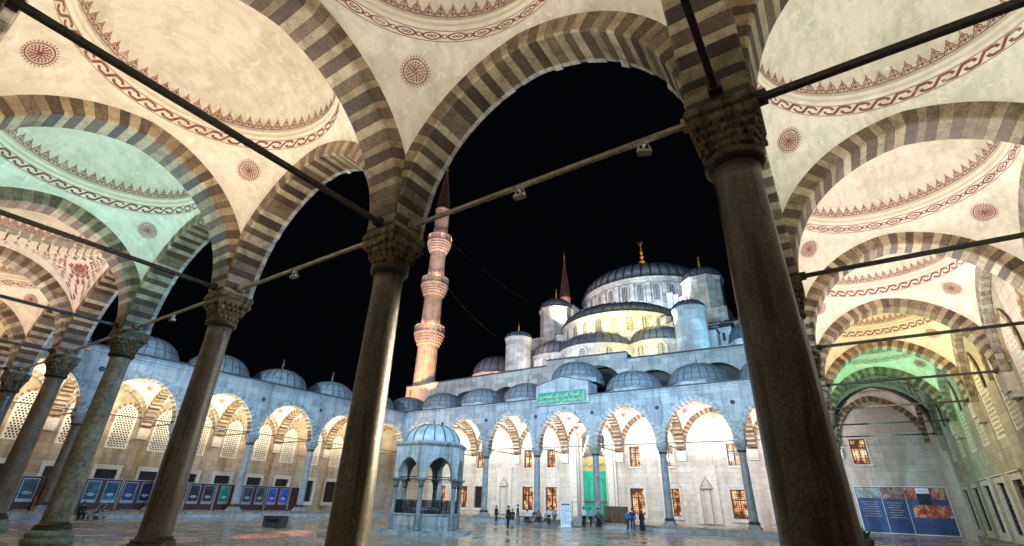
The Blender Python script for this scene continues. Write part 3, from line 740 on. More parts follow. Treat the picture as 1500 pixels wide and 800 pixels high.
# prayer niches
def niche(wx, dx=0):
    mb = MB(); x = -wx; y = wy
    mb.poly([(x-1.05, .1), (x+1.05, .1), (x+1.05, 5.0), (x-1.05, 5.0)], [[(x-.62, .12), (x+.62, .12), (x+.62, 3.1), (x+.45, 3.45), (x+.25, 3.75), (x, 4.1), (x-.25, 3.75), (x-.45, 3.45), (x-.62, 3.1)]], y+.001, y+.14)
    mb.box(x-1.2, y+.001, 5.0, x+1.2, y+.2, 5.1); mb.poly([(x-.9, 4.2), (x+.9, 4.2), (x+.9, 4.8), (x-.9, 4.8)], [[(x-.82, 4.27), (x+.82, 4.27), (x+.82, 4.73), (x-.82, 4.73)]], y+.14, y+.17)
    for k in range(4): mb.lathe([(.50-.11*k, 3.05+.22*k), (.56-.12*k, 3.20+.22*k), (.42-.11*k, 3.27+.22*k)], 10, 0, x, y+.02, smooth=False)
    mb.lathe([(.47, .12), (.47, 3.05)], 6, 0, x, y-.18, smooth=False)
    obj('prayer_niche', mb, 'trim_marble', gate)
niche(-11.1); niche(-34.3)

# calligraphy strokes from Arabic letters, turned into mesh
def text_mesh(body, size, ext=.01, font=None):
    cu = bpy.data.curves.new('inscription', 'FONT'); cu.body = body; cu.size = size; cu.extrude = ext; cu.align_x = 'CENTER'; cu.resolution_u = 2
    o = bpy.data.objects.new('inscription', cu); C.objects.link(o); bpy.context.view_layer.update()
    me = bpy.data.meshes.new_from_object(o.evaluated_get(bpy.context.evaluated_depsgraph_get())); bpy.data.objects.remove(o); return me
def shape_ar(s):
    """joined presentation forms, laid right to left"""
    F = {'ا': (0xFE8D, 0xFE8E, 0, 0), 'أ': (0xFE83, 0xFE84, 0, 0), 'إ': (0xFE87, 0xFE88, 0, 0), 'ب': (0xFE8F, 0xFE90, 0xFE91, 0xFE92), 'ة': (0xFE93, 0xFE94, 0, 0), 'ت': (0xFE95, 0xFE96, 0xFE97, 0xFE98),
         'ح': (0xFEA1, 0xFEA2, 0xFEA3, 0xFEA4), 'ر': (0xFEAD, 0xFEAE, 0, 0), 'س': (0xFEB1, 0xFEB2, 0xFEB3, 0xFEB4), 'ص': (0xFEB9, 0xFEBA, 0xFEBB, 0xFEBC), 'ع': (0xFEC9, 0xFECA, 0xFECB, 0xFECC),
         'ق': (0xFED5, 0xFED6, 0xFED7, 0xFED8), 'ك': (0xFED9, 0xFEDA, 0xFEDB, 0xFEDC), 'ل': (0xFEDD, 0xFEDE, 0xFEDF, 0xFEE0), 'م': (0xFEE1, 0xFEE2, 0xFEE3, 0xFEE4), 'ن': (0xFEE5, 0xFEE6, 0xFEE7, 0xFEE8),
         'ه': (0xFEE9, 0xFEEA, 0xFEEB, 0xFEEC), 'و': (0xFEED, 0xFEEE, 0, 0), 'ى': (0xFEEF, 0xFEF0, 0, 0), 'ي': (0xFEF1, 0xFEF2, 0xFEF3, 0xFEF4), 'ؤ': (0xFE85, 0xFE86, 0, 0)}
    out = ''; prev = False
    for i, ch in enumerate(s):
        if ch not in F: out += ch; prev = False; continue
        f = F[ch]; nx = i+1 < len(s) and s[i+1] in F; join_next = nx and f[2] != 0
        out += chr(f[3] if prev and join_next else f[1] if prev else f[2] if join_next else f[0]); prev = join_next
    return out[::-1]
def letters(parent, x, y, z, body, size, m, rot=PI, dz=0):
    me = text_mesh(body, size, .012); me.materials.append(M[m]); o = bpy.data.objects.new('lettering', me); C.objects.link(o)
    o.rotation_euler = (PI/2, 0, rot); o.location = (x, y, z); o.parent = parent; return o
try:
    for i, (s, z) in enumerate([('إن الصلاة كانت على المؤمنين', 11.42), ('كتابا موقوتا صلى الله عليه وسلم', 10.93)]):
        l = letters(insc_o, 22.75, W/2+.252, z, shape_ar(s), .52, 'tile_light')
        wdt = max(v.co.x for v in l.data.vertices)-min(v.co.x for v in l.data.vertices); l.scale = (5.25/wdt, 1, 1)
    l = letters(portal, 22.75, wy-.50, 5.2, shape_ar('بسم الله الرحمن الرحيم'), .42, 'wood')
except Exception as e: print('text', e)

# special middle bay of the near arcade: red arabesque pendentives and a carved ring
vmid = [o for o in near.children if o.name.startswith('vault')][4]
def arabesque(v, q, m_):
    mb = MB(); th0 = PI/4+q*PI/2; r_ = random.Random(3)
    def F(a, f, off=.014):
        p = pend([STD]*4, th0+a*(.06+.60*f), f*.9+.04); c = Vector((p.x, p.y, 0)).normalized(); return p-c*off-Vector((0, 0, .004))
    for side in (1, -1):
        for row in range(9):
            f = .08+row*.10; n = 1+row
            for k in range(n):
                a = (k+.5)/n*.92; t = r_.uniform(0, PI) if side == 1 else None
                if side == 1: pass
                rr = random.Random(row*50+k); t = rr.uniform(0, 6); L = .5/n*.9
                pts = [(side*(a+L*.5*math.cos(t+s*2.4)*(.4+.6*s)), f+.045*math.sin(t+s*2.4)*(.4+.7*s)) for s in (0, .25, .5, .75, 1)]
                paint(mb, ribbon(pts, .055), lambda u, v: F(u, v)); paint(mb, [[(side*(a-.1/n), f), (side*a, f+.03), (side*(a+.16/n), f+.01), (side*a, f-.035)]], lambda u, v: F(u, v))
    for s in (-1, 1): paint(mb, ribbon([(s*1.0, .06+.1*i) for i in range(10)], .03), lambda u, v: F(u, v))
    obj('arabesque', mb, m_, v, fix=False)
for q in range(4): arabesque(vmid, q, 'red_paint')
mb = MB()
for k in range(48):
    t = 2*PI*k/48; mb.X = Matrix.Rotation(t, 4, 'Z'); mb.box(H-.42, -.13, 10.16, H-.08, .13, 10.42); mb.box(H-.34, -.07, 10.02, H-.1, .07, 10.2, tx=0); mb.X = Matrix()
obj('carved_ring', mb, 'moulding', vmid)

# far end of the right arcade: arch shade put into its stone colour, dark painted pendentives
M['dark_paint'] = plain('dark_painted_letters', (.03, .035, .03), .7, var=.3)
M['shaded_soffit'] = stone_tone('shaded_arch_stone', [(0, (.012, .012, .014)), (.44, (.02, .02, .022)), (.52, (.03, .03, .033)), (1, (.05, .05, .055))], 14, .5, .4)
vend = [o for o in right.children if o.name.startswith('vault')][5]
for q in range(4): arabesque(vend, q, 'dark_paint')
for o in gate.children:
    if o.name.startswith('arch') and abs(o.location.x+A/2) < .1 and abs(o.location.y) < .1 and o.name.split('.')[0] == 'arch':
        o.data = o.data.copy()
        for i_ in range(3): o.data.materials[i_] = M['shaded_soffit']

# ------------------------------------------------------------------ ground
def struct(name, mb, m):
    o = obj(name, mb, m); o['kind'] = 'structure'; return o
mb = MB(); mb.box(-400, -400, -1.2, 400, 400, -.50); struct('ground', mb, 'limestone')
mb = MB(); mb.add([(XL, 0, -.45), (0, 0, -.45), (0, YF, -.45), (XL, YF, -.45)], [(0, 1, 2, 3)]); struct('courtyard_floor', mb, 'paving')
E0 = .95      # podium edge beyond the column line
for nm, (x0, y0, x1, y1) in {'n': (XL-A, -A, A, E0), 'f': (XL-A, YF-E0, A, YF+A), 'l': (XL-A, E0, XL+E0, YF-E0), 'r': (-E0, E0, A, YF-E0)}.items():
    mb = MB(); mb.box(x0, y0, -.46, x1, y1, 0.0); struct('portico_floor', mb, 'paving')
mb = MB()
e = E0
mb.box(XL+e-.0, YF-e-.36, -.449, -e, YF-e+.002, -.20); mb.box(XL+e-.002, e, -.449, XL+e+.36, YF-e, -.20); mb.box(-e-.36, e, -.449, -e+.002, YF-e, -.20)
struct('courtyard_step', mb, 'marble_wall')

# ------------------------------------------------------------------ fountain
FX, FY, FR = -22.75, 19.5, 2.15
ft = thing('fountain', 'domed hexagonal marble fountain alone in the middle of the courtyard', 'fountain', (FX, FY, -.45))
mb = MB(); mb.lathe([(3.25, 0), (3.25, .13), (2.75, .13), (2.75, .20)], 6, 0, smooth=False); obj('step', mb, 'fountain_stone', ft)
hexp = [(FR*math.cos(PI/3*k), FR*math.sin(PI/3*k)) for k in range(6)]
mb = MB(); mb.lathe([(.20, .16), (.20, .30), (.17, .34), (.155, .5), (.145, 2.55)], 16, 0, tone=.5); mb.lathe([(.165, 2.55), (.18, 2.59), (.16, 2.63)], 16, 1)
mb.lathe([(.15, 2.63), (.19, 2.72), (.21, 2.86), (.26, 2.98)], 8, 0, smooth=False); mb.box(-.27, -.27, 2.98, .27, .27, 3.10, 0)
fc = obj('column', mb, ['fountain_shaft', 'bronze'], ft); fc.location = (*hexp[0], 0); fc.rotation_euler[2] = 0
for k in range(1, 6):
    c = fc.copy(); C.objects.link(c); c.parent = ft; c.location = (*hexp[k], 0); c.rotation_euler[2] = PI/3*k
for k in range(6):
    a, b = Vector((*hexp[k], 0)), Vector((*hexp[(k+1) % 6], 0)); L = (b-a).length; d = (b-a)/L; nn = Vector((d.y, -d.x, 0))
    fn = lambda u, y, z: tuple(a+d*u+nn*y+Vector((0, 0, z)))
    mid = L/2; arc = pointed(L-.50, 3.1, 3.30, (L-.5)/2*1.25, 10, mid)
    outer = [(-.12, 3.1)]+arc+[(L+.12, 3.1), (L+.12, 5.0), (-.12, 5.0)]
    mb = MB(); mb.poly(outer, [], -.16, .16, 0, fn)
    ring = pointed(L-.30, 3.12, 3.32, (L-.3)/2*1.22, 10, mid); ring2 = pointed(L-.48, 3.12, 3.31, (L-.48)/2*1.25, 10, mid)
    for i in range(1, len(ring)-2): mb.add([fn(ring[i][0], .185, ring[i][1]), fn(ring[i+1][0], .185, ring[i+1][1]), fn(ring2[i+1][0], .185, ring2[i+1][1]), fn(ring2[i][0], .185, ring2[i][1])], [(0, 1, 2, 3)], 0)
    arch = obj('arch_wall', mb, 'fountain_stone', ft)
    mb = MB(); mb.bar(fn(.25, 0, 3.16), fn(L-.25, 0, 3.16), .045); mb.bar(fn(.25, 0, 2.98), fn(L-.25, 0, 2.98), .03); obj('tie_rod', mb, 'black_metal', ft)
    mb = MB()
    R = .16; mb.poly([(R, .16), (L-R, .16), (L-R, 1.02), (R, 1.02)], [], -.10, .02, 0, fn)
    for j in range(4): mb.poly([(R+.12+j*(L-2*R-.1)/4, .38), (R+.02+(j+1)*(L-2*R-.1)/4, .38), (R+.02+(j+1)*(L-2*R-.1)/4, .88), (R+.12+j*(L-2*R-.1)/4, .88)], [], .021, .045, 0, fn)
    mb.poly([(R, 1.02), (L-R, 1.02), (L-R, 1.10), (R, 1.10)], [], -.14, .07, 0, fn); obj('basin_panel', mb, 'fountain_stone', ft)
    mb = MB(); n = 17
    for i in range(n+1): u = R+(L-2*R)*i/n; mb.poly([(u-.016, 1.1), (u+.016, 1.1), (u+.016, 1.85), (u-.016, 1.85)], [], -.03, -.005, 0, fn)
    for j in range(9): z = 1.12+j*.088; mb.poly([(R, z), (L-R, z), (L-R, z+.03), (R, z+.03)], [], -.035, -.0, 0, fn)
    obj('screen', mb, 'black_metal', ft)
mb = MB(); mb.lathe([(2.30, 4.98), (2.42, 5.04), (2.50, 5.14), (2.50, 5.20), (2.2, 5.30), (1.9, 5.34)], 6, 0, smooth=False); obj('cornice', mb, 'fountain_stone', ft)
dm = obj('dome', dome_mb(1.85, 1.15, 5.30, 16, .03, .08), ['lead_fountain', 'lead_rib'], ft); obj('finial', finial_mb(6.5, .35, s=.5), 'bronze', dm)
mb = MB(); mb.lathe([(.95, .16), (.95, 1.3), (1.0, 1.35), (.85, 1.4), (.80, 1.2)], 24, 0); obj('basin', mb, 'fountain_stone', ft)

# ------------------------------------------------------------------ mosque
MX, MY = -23.3, 73.5
mq = thing('mosque', 'great stone mosque with a cascade of ribbed lead domes rising behind the far arcade', 'mosque', (MX, MY, 0))
def local(mb): mb.X = Matrix.Translation((0, 0, 0)); return mb
def mpart(name, mb, m, par=None, at=(0, 0), rz=0):
    o = obj(name, mb, m, par or mq); o.location = (at[0], at[1], 0) if par is None else (at[0], at[1], 0); o.rotation_euler[2] = rz; return o
fy = 45.42-MY                                    # hall front
mb = MB()                                        # front wall of the hall with the blind arches behind each portico dome
def blind(cx, r, z0): return [(cx+r*math.cos(a), z0+r*1.02*math.sin(a)) for a in [PI*i/16 for i in range(17)]]
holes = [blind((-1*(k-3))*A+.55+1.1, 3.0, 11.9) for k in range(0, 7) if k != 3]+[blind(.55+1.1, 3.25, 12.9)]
x0, x1 = -29.6, 29.0
mb.poly([(x0, 10.9), (x1, 10.9), (x1, 16.2), (5.4, 16.5), (5.4, 17.3), (-5.2, 17.6), (-5.2, 16.9), (x0, 16.6)], holes, fy, fy+1.2, 0)
mb.box(x0, fy+2.9, -.45, x1, fy+3.6, 16.0)
mb.box(x0, fy+1.21, 11.3, x1, fy+2.85, 16.1, 1)  # dark sheet behind the blind arches, painting the shade of their recesses
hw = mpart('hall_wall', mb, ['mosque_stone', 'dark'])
mb = MB()
for (a, b, c, d) in ((x0, 16.6, -5.2, 16.9), (-5.2, 17.6, 5.4, 17.3), (5.4, 16.5, x1, 16.2)): mb.bar((a, fy+.1, b+.06), (c, fy+.1, d+.06), .7, .12)
mb.box(x0, fy+.3, 16.0, x1, 28, 16.12); mb.box(-5.2, fy+.3, 16.1, 5.4, fy+5, 17.25)
mpart('parapet_lead', mb, 'lead_rib', hw)
mb = MB(); mb.box(x0, fy+2, -.45, x0+1, 26, 16); mb.box(x1-1, fy+2, -.45, x1, 26, 16); mpart('side_walls', mb, 'mosque_stone')
def arched_window(w, h, par, r, th, z, cx=0, cy=0, prot=.16):
    """frame and lattice on a drum of radius r"""
    f = MB(); o = pointed(w+.5, z-.2, z+h-.5, None, 5); i_ = pointed(w, z, z+h-.5, None, 5)
    f.poly(o, [i_], r-.1, r+prot, 0, lambda u, y, z_: (u, -y, z_)); q = MB(); q.poly(pointed(w+.05, z, z+h-.5, None, 5), [], r+.0, r+.035, 0, lambda u, y, z_: (u, -y, z_))
    a = obj('window', f, 'mosque_stone', par); a.location = (cx, cy, 0); a.rotation_euler[2] = th+PI/2; b = obj('lattice', q, 'lattice', a)
    return a
def clone_win(a, th, cx, cy):
    c = inst(a, a.parent, (cx, cy, 0), th+PI/2); return c
# main drum, dome
zb, ze = 29.6, 34.4
mb = MB(); mb.lathe([(11.1, 26), (11.1, zb), (11.25, zb+.3), (11.0, zb+.35), (11.0, ze-.6), (11.2, ze-.45), (11.3, ze-.1), (11.45, ze), (10.8, ze+.1)], 56, 0, smooth=False)
for k in range(28):
    t = 2*PI*(k+.5)/28; mb.X = Matrix.Rotation(t, 4, 'Z'); mb.box(10.9, -.32, zb+.35, 11.4, .32, ze-1.0); mb.X = Matrix()
drum = mpart('main_drum', mb, 'mosque_stone', None, (0, -.5))
w0 = arched_window(1.05, 2.8, drum, 11.0, -PI/2, zb+.75)
for k in range(28):
    if k != 0 and abs((k-0+14) % 28-14) <= 9: clone_win(w0, -PI/2+2*PI*k/28, 0, 0)
md = mpart('main_dome', dome_mb(11.2, 5.5, ze, 48, .17, .3, lam=.012), ['lead', 'lead_rib'], None, (0, -.5))
mb = MB(); mb.lathe([(1.2, ze+4.7), (.6, ze+5.4), (.35, ze+6.0), (.15, ze+6.3)], 12, 0); mb2 = finial_mb(ze+5.6, 7.4, 0, 4.8); mb.add(mb2.v, mb2.f, 0, .5, True); obj('finial', mb, 'gold', md)
# shoulders: square base under the drum, stepped
mb = MB(); mb.box(-13, -11.2, 16, 13, 14, 26.5); mb.box(-13.2, -11.6, 26.5, 13.2, 13, 27.0); mb.box(-11.2, -10.7, 27, 11.2, 11, 29.6)
mpart('square_base', mb, 'mosque_stone')
for s in (-1, 1):
    mb = MB()
    for k in range(7): mb.box(min(s*(6.6+.8*k), s*(7.5+.8*k)), -11.9-.0*k, 27, max(s*(6.6+.8*k), s*(7.5+.8*k)), -10.2, 30.6-.5*k)
    mb.box(min(s*6, s*12.6), -11.9, 25.9, max(s*6, s*12.6), -9.5, 28)
    mpart('stepped_shoulder', mb, 'mosque_stone')
for s_ in (-1, 1):   # corner blocks beside the drum, arched recess shade painted as a flat dark shape
    mb = MB(); mb.box(s_*10.6-1.6, -12.2, 27, s_*10.6+1.6, -8, 31.6); mb.box(s_*10.6-1.7, -12.3, 31.6, s_*10.6+1.7, -7.9, 31.8, 1)
    mb.poly(pointed(1.3, 28.3, 29.9, None, 5, s_*10.6), [], -12.23, -12.19, 2); mpart('corner_block', mb, ['mosque_stone', 'lead_rib', 'dark'])
# weight turrets
def turret(name, x, y, r, z0, z1, n, caph, ribs, fin, mats='mosque_stone', rot=0, lobed=0):
    mb = MB(); mb.lathe([(r*1.02, z0), (r, z0+.3), (r, z1-.6), (r*1.05, z1-.45), (r*1.09, z1-.1), (r*1.12, z1), (r*.9, z1+.08)], n, 0, smooth=(n > 12), ph=rot); t = mpart(name, mb, mats, None, (x, y))
    d = obj('cap', dome_mb(r*1.02, caph, z1, ribs, .07, .12, lam=.02), ['old_lead', 'lead_rib'], t); obj('finial', finial_mb(z1+caph, fin, s=fin/1.6), 'gold', t); return t
for sx in (-1, 1):
    for sy in (-1, 1): turret('weight_turret', sx*12.0, sy*12.5, 2.75, 25.5, 30.9, 8, 2.0, 16, 2.3, rot=PI/8)
for sx in (-1, 1): mb = MB(); mb.box(sx*12.0-3.1, -15.6, 16, sx*12.0+3.1, -9.4, 25.6); mb.box(sx*14.6-3, -14.6, 16, sx*14.6+3, -10, 23.5); mpart('turret_pier', mb, 'mosque_stone')
# front half dome
HY = -12.5; HR = 9.0
mb = MB(); mb.lathe([(HR, 20.5), (HR, 21.8), (HR+.15, 22.0), (HR, 22.1), (HR, 24.9), (HR+.2, 25.1), (HR+.3, 25.35), (HR-.4, 25.4)], 40, 0, a0=PI, a1=2*PI, smooth=False)
hd = mpart('half_dome_drum', mb, 'mosque_stone', None, (-.6, HY))
w1 = arched_window(.95, 2.1, hd, HR, -PI/2, 22.5)
for k in range(-6, 7):
    if k: clone_win(w1, -PI/2+k*PI/13.5, 0, 0)
mpart('half_dome', dome_mb(HR+.1, 3.2, 25.3, 26, .12, .3, a0=PI, a1=2*PI), ['old_lead', 'lead_rib'], None, (-.6, HY))
# exedrae, three lobes
for k, (ex, ey, er, a0, a1) in enumerate([(-1.9, -18.3, 5.7, PI, 1.98*PI), (6.2, -17.6, 4.2, 1.12*PI, 2.1*PI), (-8.4, -17.8, 4.7, .88*PI, 1.75*PI)]):
    mb = MB(); mb.lathe([(er, 15.9), (er, 20.2), (er+.15, 20.35), (er+.25, 20.55), (er-.3, 20.6)], 24, 0, a0=a0, a1=a1, smooth=False); e_ = mpart('exedra', mb, 'mosque_stone', None, (ex, ey))
    nW = 5; w2 = arched_window(.95, 2.2, e_, er, a0+(a1-a0)*.5/nW, 17.7)
    for j in range(1, nW): clone_win(w2, a0+(a1-a0)*(j+.5)/nW, 0, 0)
    obj('exedra_dome', dome_mb(er+.05, 2.6, 20.5, 15, .07, .25, a0=a0, a1=a1), ['old_lead', 'lead_rib'], e_)
mb = MB(); mb.box(-10.6, -18.5, 16, 10.6, -12, 21.6); mpart('exedra_backing', mb, 'mosque_stone')
# flying buttresses round the half dome, stepped roofs between the turrets
for k in range(-5, 6):
    if abs(k) < 4: continue
    a = -PI/2+k*PI/12.5; mb = MB(); mb.X = Matrix.Rotation(a, 4, 'Z'); mb.box(8.9, -.45, 20.6, 11.4, .45, 23.4, tx=0); mb.box(8.9, -.45, 23.4, 10.2, .45, 24.6); mb.box(8.9, -.5, 24.6, 10.3, .5, 24.75, 1); mb.box(10.1, -.5, 23.4, 11.5, .5, 23.55, 1); mpart('flying_buttress', mb, ['mosque_stone', 'lead_rib'], None, (-.6, HY))
for s_ in (-1, 1):
    for k, (bx, by, bz, bw) in enumerate([(14.2, -19.5, 21.4, 1.5), (16.0, -16.5, 23.0, 1.3), (9.6, -16.2, 24.4, 1.2), (17.4, -13.5, 24.4, 1.4), (11.0, -14.2, 27.0, 1.3)]):
        mb = MB(); mb.box(s_*bx-bw, by, 15.9, s_*bx+bw, by+3, bz); mb.add([(s_*bx-bw-.15, by-.2, bz), (s_*bx+bw+.15, by-.2, bz), (s_*bx+bw+.15, by+3.2, bz), (s_*bx-bw-.15, by+3.2, bz), (s_*bx-bw-.15, by+1.5, bz+1.0), (s_*bx+bw+.15, by+1.5, bz+1.0)], [(0, 1, 5, 4), (2, 3, 4, 5), (0, 4, 3), (1, 2, 5), (0, 3, 2, 1)], 1)
        for j in range(2): mb.box(s_*bx-bw*.55+j*bw*.8, by-.03, bz-1.7, s_*bx-bw*.55+j*bw*.8+.35, by-.005, bz-.7, 2)
        mpart('gabled_block', mb, ['mosque_stone', 'lead_rib', 'dark'])
    mb = MB(); mb.box(min(s_*3, s_*16), -21.8, 15.9, max(s_*3, s_*16), -20.6, 17.4); mb.box(min(s_*3, s_*16.2), -22, 17.4, max(s_*3, s_*16.2), -20.4, 17.55, 1); mpart('terrace_wall', mb, ['mosque_stone', 'lead_rib'])
# slim front turrets
for x in (-12.5, 11.9): turret('stair_turret', x, -23.4, 1.85, 15.9, 22.9, 20, 1.0, 14, 1.6)
# stepped buttresses beside them
for s in (-1, 1):
    mb = MB()
    for k in range(4): mb.box(s*(13.2+.0*k)-1.1, -21.5+2.2*k, 15.9, s*13.2+1.1, -19.3+2.2*k, 20.6+1.15*k)
    for k in range(3): mb.box(s*(15.0+1.4*k)-.75, -17.4, 15.9, s*(15.0+1.4*k)+.75, -13, 22.2-1.2*k)
    mb.box(s*17-3.0, -20.6, 15.9, s*17+2.4, -18.6, 18.9)
    mpart('buttress', mb, 'mosque_stone')
for s in (-1, 1):
    mb = MB()
    for k in range(4): mb.box(s*13.2-1.2, -21.6+2.2*k, 20.6+1.15*k, s*13.2+1.2, -19.2+2.2*k, 20.75+1.15*k)
    for k in range(3): mb.box(s*(15.0+1.4*k)-.8, -17.5, 22.2-1.2*k, s*(15.0+1.4*k)+.8, -13, 22.35-1.2*k)
    mpart('buttress_lead', mb, 'lead_rib')
# corner domes
for s, xx in ((-1, -19.3), (1, 18.9)):
    mb = MB(); mb.lathe([(3.75, 15.9), (3.75, 18.6), (3.95, 18.85), (4.0, 19.0), (3.4, 19.05)], 16, 0, smooth=False); c = mpart('corner_dome', mb, 'mosque_stone', None, (xx, -19.0))
    obj('cap', dome_mb(3.75, 3.1, 18.95, 20, .08, .2, lam=.012), ['old_lead', 'lead_rib'], c)
    for k in range(8):
        mb = MB(); mb.X = Matrix.Rotation(-PI/2+(k-4)*.393, 4, 'Z') @ Matrix.Translation((3.70, 0, 17.7)) @ Matrix.Rotation(PI/2, 4, 'Y')
        for j in range(8): mb.X = Matrix.Rotation(-PI/2+(k-4)*.393, 4, 'Z') @ Matrix.Translation((3.72, 0, 17.75)) @ Matrix.Rotation(PI/2, 4, 'Y') @ Matrix.Rotation(PI/4*j, 4, 'Z'); mb.box(.12, -.07, -.06, .52, .07, .03)
        obj('round_window', mb, 'dark', c)
mb = MB(); mb.lathe([(1.05, 15.9), (1.05, 17.6), (1.15, 17.7)], 12, 0); c = mpart('small_cupola', mb, 'mosque_stone', None, (-24.0, -20.5)); obj('cap', dome_mb(1.05, .95, 17.7, 10, .05, .08), ['old_lead', 'lead_rib'], c)

# ------------------------------------------------------------------ minarets
def minaret(loc, label, zs, sc=1.0, base=True):
    t = thing('minaret', label, 'minaret', loc, 0, None)
    b3, b2, b1, sp, tip = zs     # floor heights of the three balconies, spire base, tip
    def fluted(r0, r1, z0, z1, n=20):
        mb = MB(); K = n*4; R = []
        for z, r in ((z0, r0), (z1, r1)): R.append([((r*(1-.05*(j % 4 == 0)))*math.cos(2*PI*j/K), (r*(1-.05*(j % 4 == 0)))*math.sin(2*PI*j/K), z) for j in range(K)])
        mb.rings(R, 0, True, False); return mb
    for z0, z1, r0, r1 in ((14.0, b3-2.2, 1.72, 1.60), (b3+.2, b2-2, 1.55, 1.48), (b2+.2, b1-1.9, 1.40, 1.34), (b1+.2, sp, 1.28, 1.24)):
        mb = fluted(r0*sc, r1*sc, z0, z1); 
        if z0 == 14.0: mb.lathe([(2.3*sc, -.45), (2.3*sc, 13), (1.72*sc, 14.4)], 12, 0, smooth=False)
        obj('shaft', mb, 'minaret_stone', t)
    for zb_, rr, rs in ((b3, 2.42, 1.6), (b2, 2.26, 1.48), (b1, 2.08, 1.34)):
        mb = MB(); rr *= sc; rs *= sc; n = 24
        for k in range(5):
            f0, f1 = k/5, (k+1)/5; ra = rs+(rr-rs)*f0**.8; rb = rs+(rr-rs)*f1**.8; z0, z1 = zb_-2.3+2.1*f0, zb_-2.3+2.1*f1
            R = [[(r*(1-.09*(j % 2)*lo)*math.cos(2*PI*(j+k % 2)/(n*2)), r*(1-.09*(j % 2)*lo)*math.sin(2*PI*(j+k % 2)/(n*2)), z) for j in range(n*2)] for r, z, lo in ((ra, z0, 1), (rb, z1-.12, 1), (rb*1.03, z1-.1, 0), (rb*1.03, z1, 0))]
            mb.rings(R, 0, True, False)
        mb.lathe([(rr*1.03, zb_-.2), (rr*1.05, zb_), (rs, zb_+.05)], 24, 0)
        bal = obj('balcony', mb, 'minaret_stone', t); mb = MB()
        for k in range(16):
            a = 2*PI*k/16; mb.X = Matrix.Rotation(a, 4, 'Z'); mb.box(rr*.94, -.09, zb_, rr*1.03, .09, zb_+1.15); w = rr*math.sin(PI/16)
            mb.box(rr*.99-.05, .0, zb_+1.02, rr*.99+.05, .0+w*.2, zb_+1.12)
            mb.X = Matrix.Rotation(a+PI/16, 4, 'Z'); mb.box(rr*.95, -w*.8, zb_+.08, rr*.985, w*.8, zb_+.95); mb.X = Matrix()
        mb.lathe([(rr*.93, zb_+1.0), (rr*1.04, zb_+1.0), (rr*1.04, zb_+1.15), (rr*.93, zb_+1.15), (rr*.93, zb_+1.0)], 16, 0, smooth=False, cap=False, ph=0)
        obj('parapet', mb, 'minaret_stone', bal)
    mb = MB(); mb.lathe([(1.24*sc, sp-.3), (1.42*sc, sp), (1.42*sc, sp+.12), (1.30*sc, sp+.15), (.06, tip)], 24, 0)
    for k in range(16):
        a = 2*PI*k/16; mb.bar((1.3*sc*math.cos(a), 1.3*sc*math.sin(a), sp+.15), (.07*math.cos(a), .07*math.sin(a), tip), .05, .05, 0)
    s = obj('spire', mb, 'spire_lead', t); obj('finial', finial_mb(tip-.1, 3.2, s=1.6), 'gold', s); return t
M['minaret_stone'] = ashlar('minaret_stone', (.62, .58, .52), (.44, .40, .35), (.20, .17, .14), .5, 1.1, streak=.5)
M['spire_lead'] = lead('spire_lead', (.34, .24, .21))
minaret((-51.9, 48.0, 0), 'tall fluted minaret with three balconies, glowing pinkish orange left of the mosque', (25.7, 34.4, 42.8, 49.6, 59.2))
minaret((-52.4, 98.0, 0), 'distant minaret whose dark spire rises behind the left mosque turret', (26, 35, 43, 50.3, 62.0), 1.1)

for a, b, lab in (((-50.2, 47, 43.4), (-38.5, 60, 32), 'thin dark cable running down from the top minaret balcony'), ((-50, 47, 35.2), (-42, 54, 25), 'thin dark cable running down from the middle minaret balcony')):
    mb = MB(); mb.tube([tuple(Vector(a).lerp(Vector(b), t_/10)-Vector((0, 0, .9*math.sin(PI*t_/10)))) for t_ in range(11)], .035, 5); tag(obj('cable', mb, 'black_metal'), lab, 'cable')

# ------------------------------------------------------------------ exhibition hoarding on the left podium
seq = [('face',), ('teal', 'teal'), ('violet', 'violet'), ('black', 'black'), ('green',), ('grey', 'grey'), ('blue', 'blue'), ()]
# sections along y on x = XL - 1 (front face), 2.15 m tall
sec = [(5.04, 6.2, ('face',), 'narrow maroon hoarding panel with one portrait poster, between the two leftmost slanting columns'),
       (8.6, 10.95, ('teal', 'teal'), 'maroon hoarding panel with two teal blue posters, just above the seated figure'),
       (11.0, 13.3, ('violet', 'violet'), 'maroon hoarding panel with two dark violet posters, half hidden by a near column'),
       (13.35, 15.7, ('grey', 'violet'), 'maroon hoarding panel almost wholly hidden behind the third column from the right'),
       (15.75, 18.1, ('black', 'black'), 'maroon hoarding panel with two reddish black posters'),
       (18.13, 19.75, ('green',), 'narrow maroon hoarding panel with a single bright green poster'),
       (20.43, 22.87, ('grey', 'grey'), 'maroon hoarding panel with two dark grey posters right of a blue-grey column'),
       (22.9, 25.3, ('blue', 'blue'), 'maroon hoarding panel with two vivid blue posters'),
       (25.33, 26.9, (), 'blank maroon hoarding panel at the right end of the row'), (1.6, 4.98, ('black', 'black'), 'maroon hoarding panel at the far left end, mostly behind columns'),
       (6.25, 8.55, (), 'plain maroon hoarding strip between the portrait poster and the teal posters')]
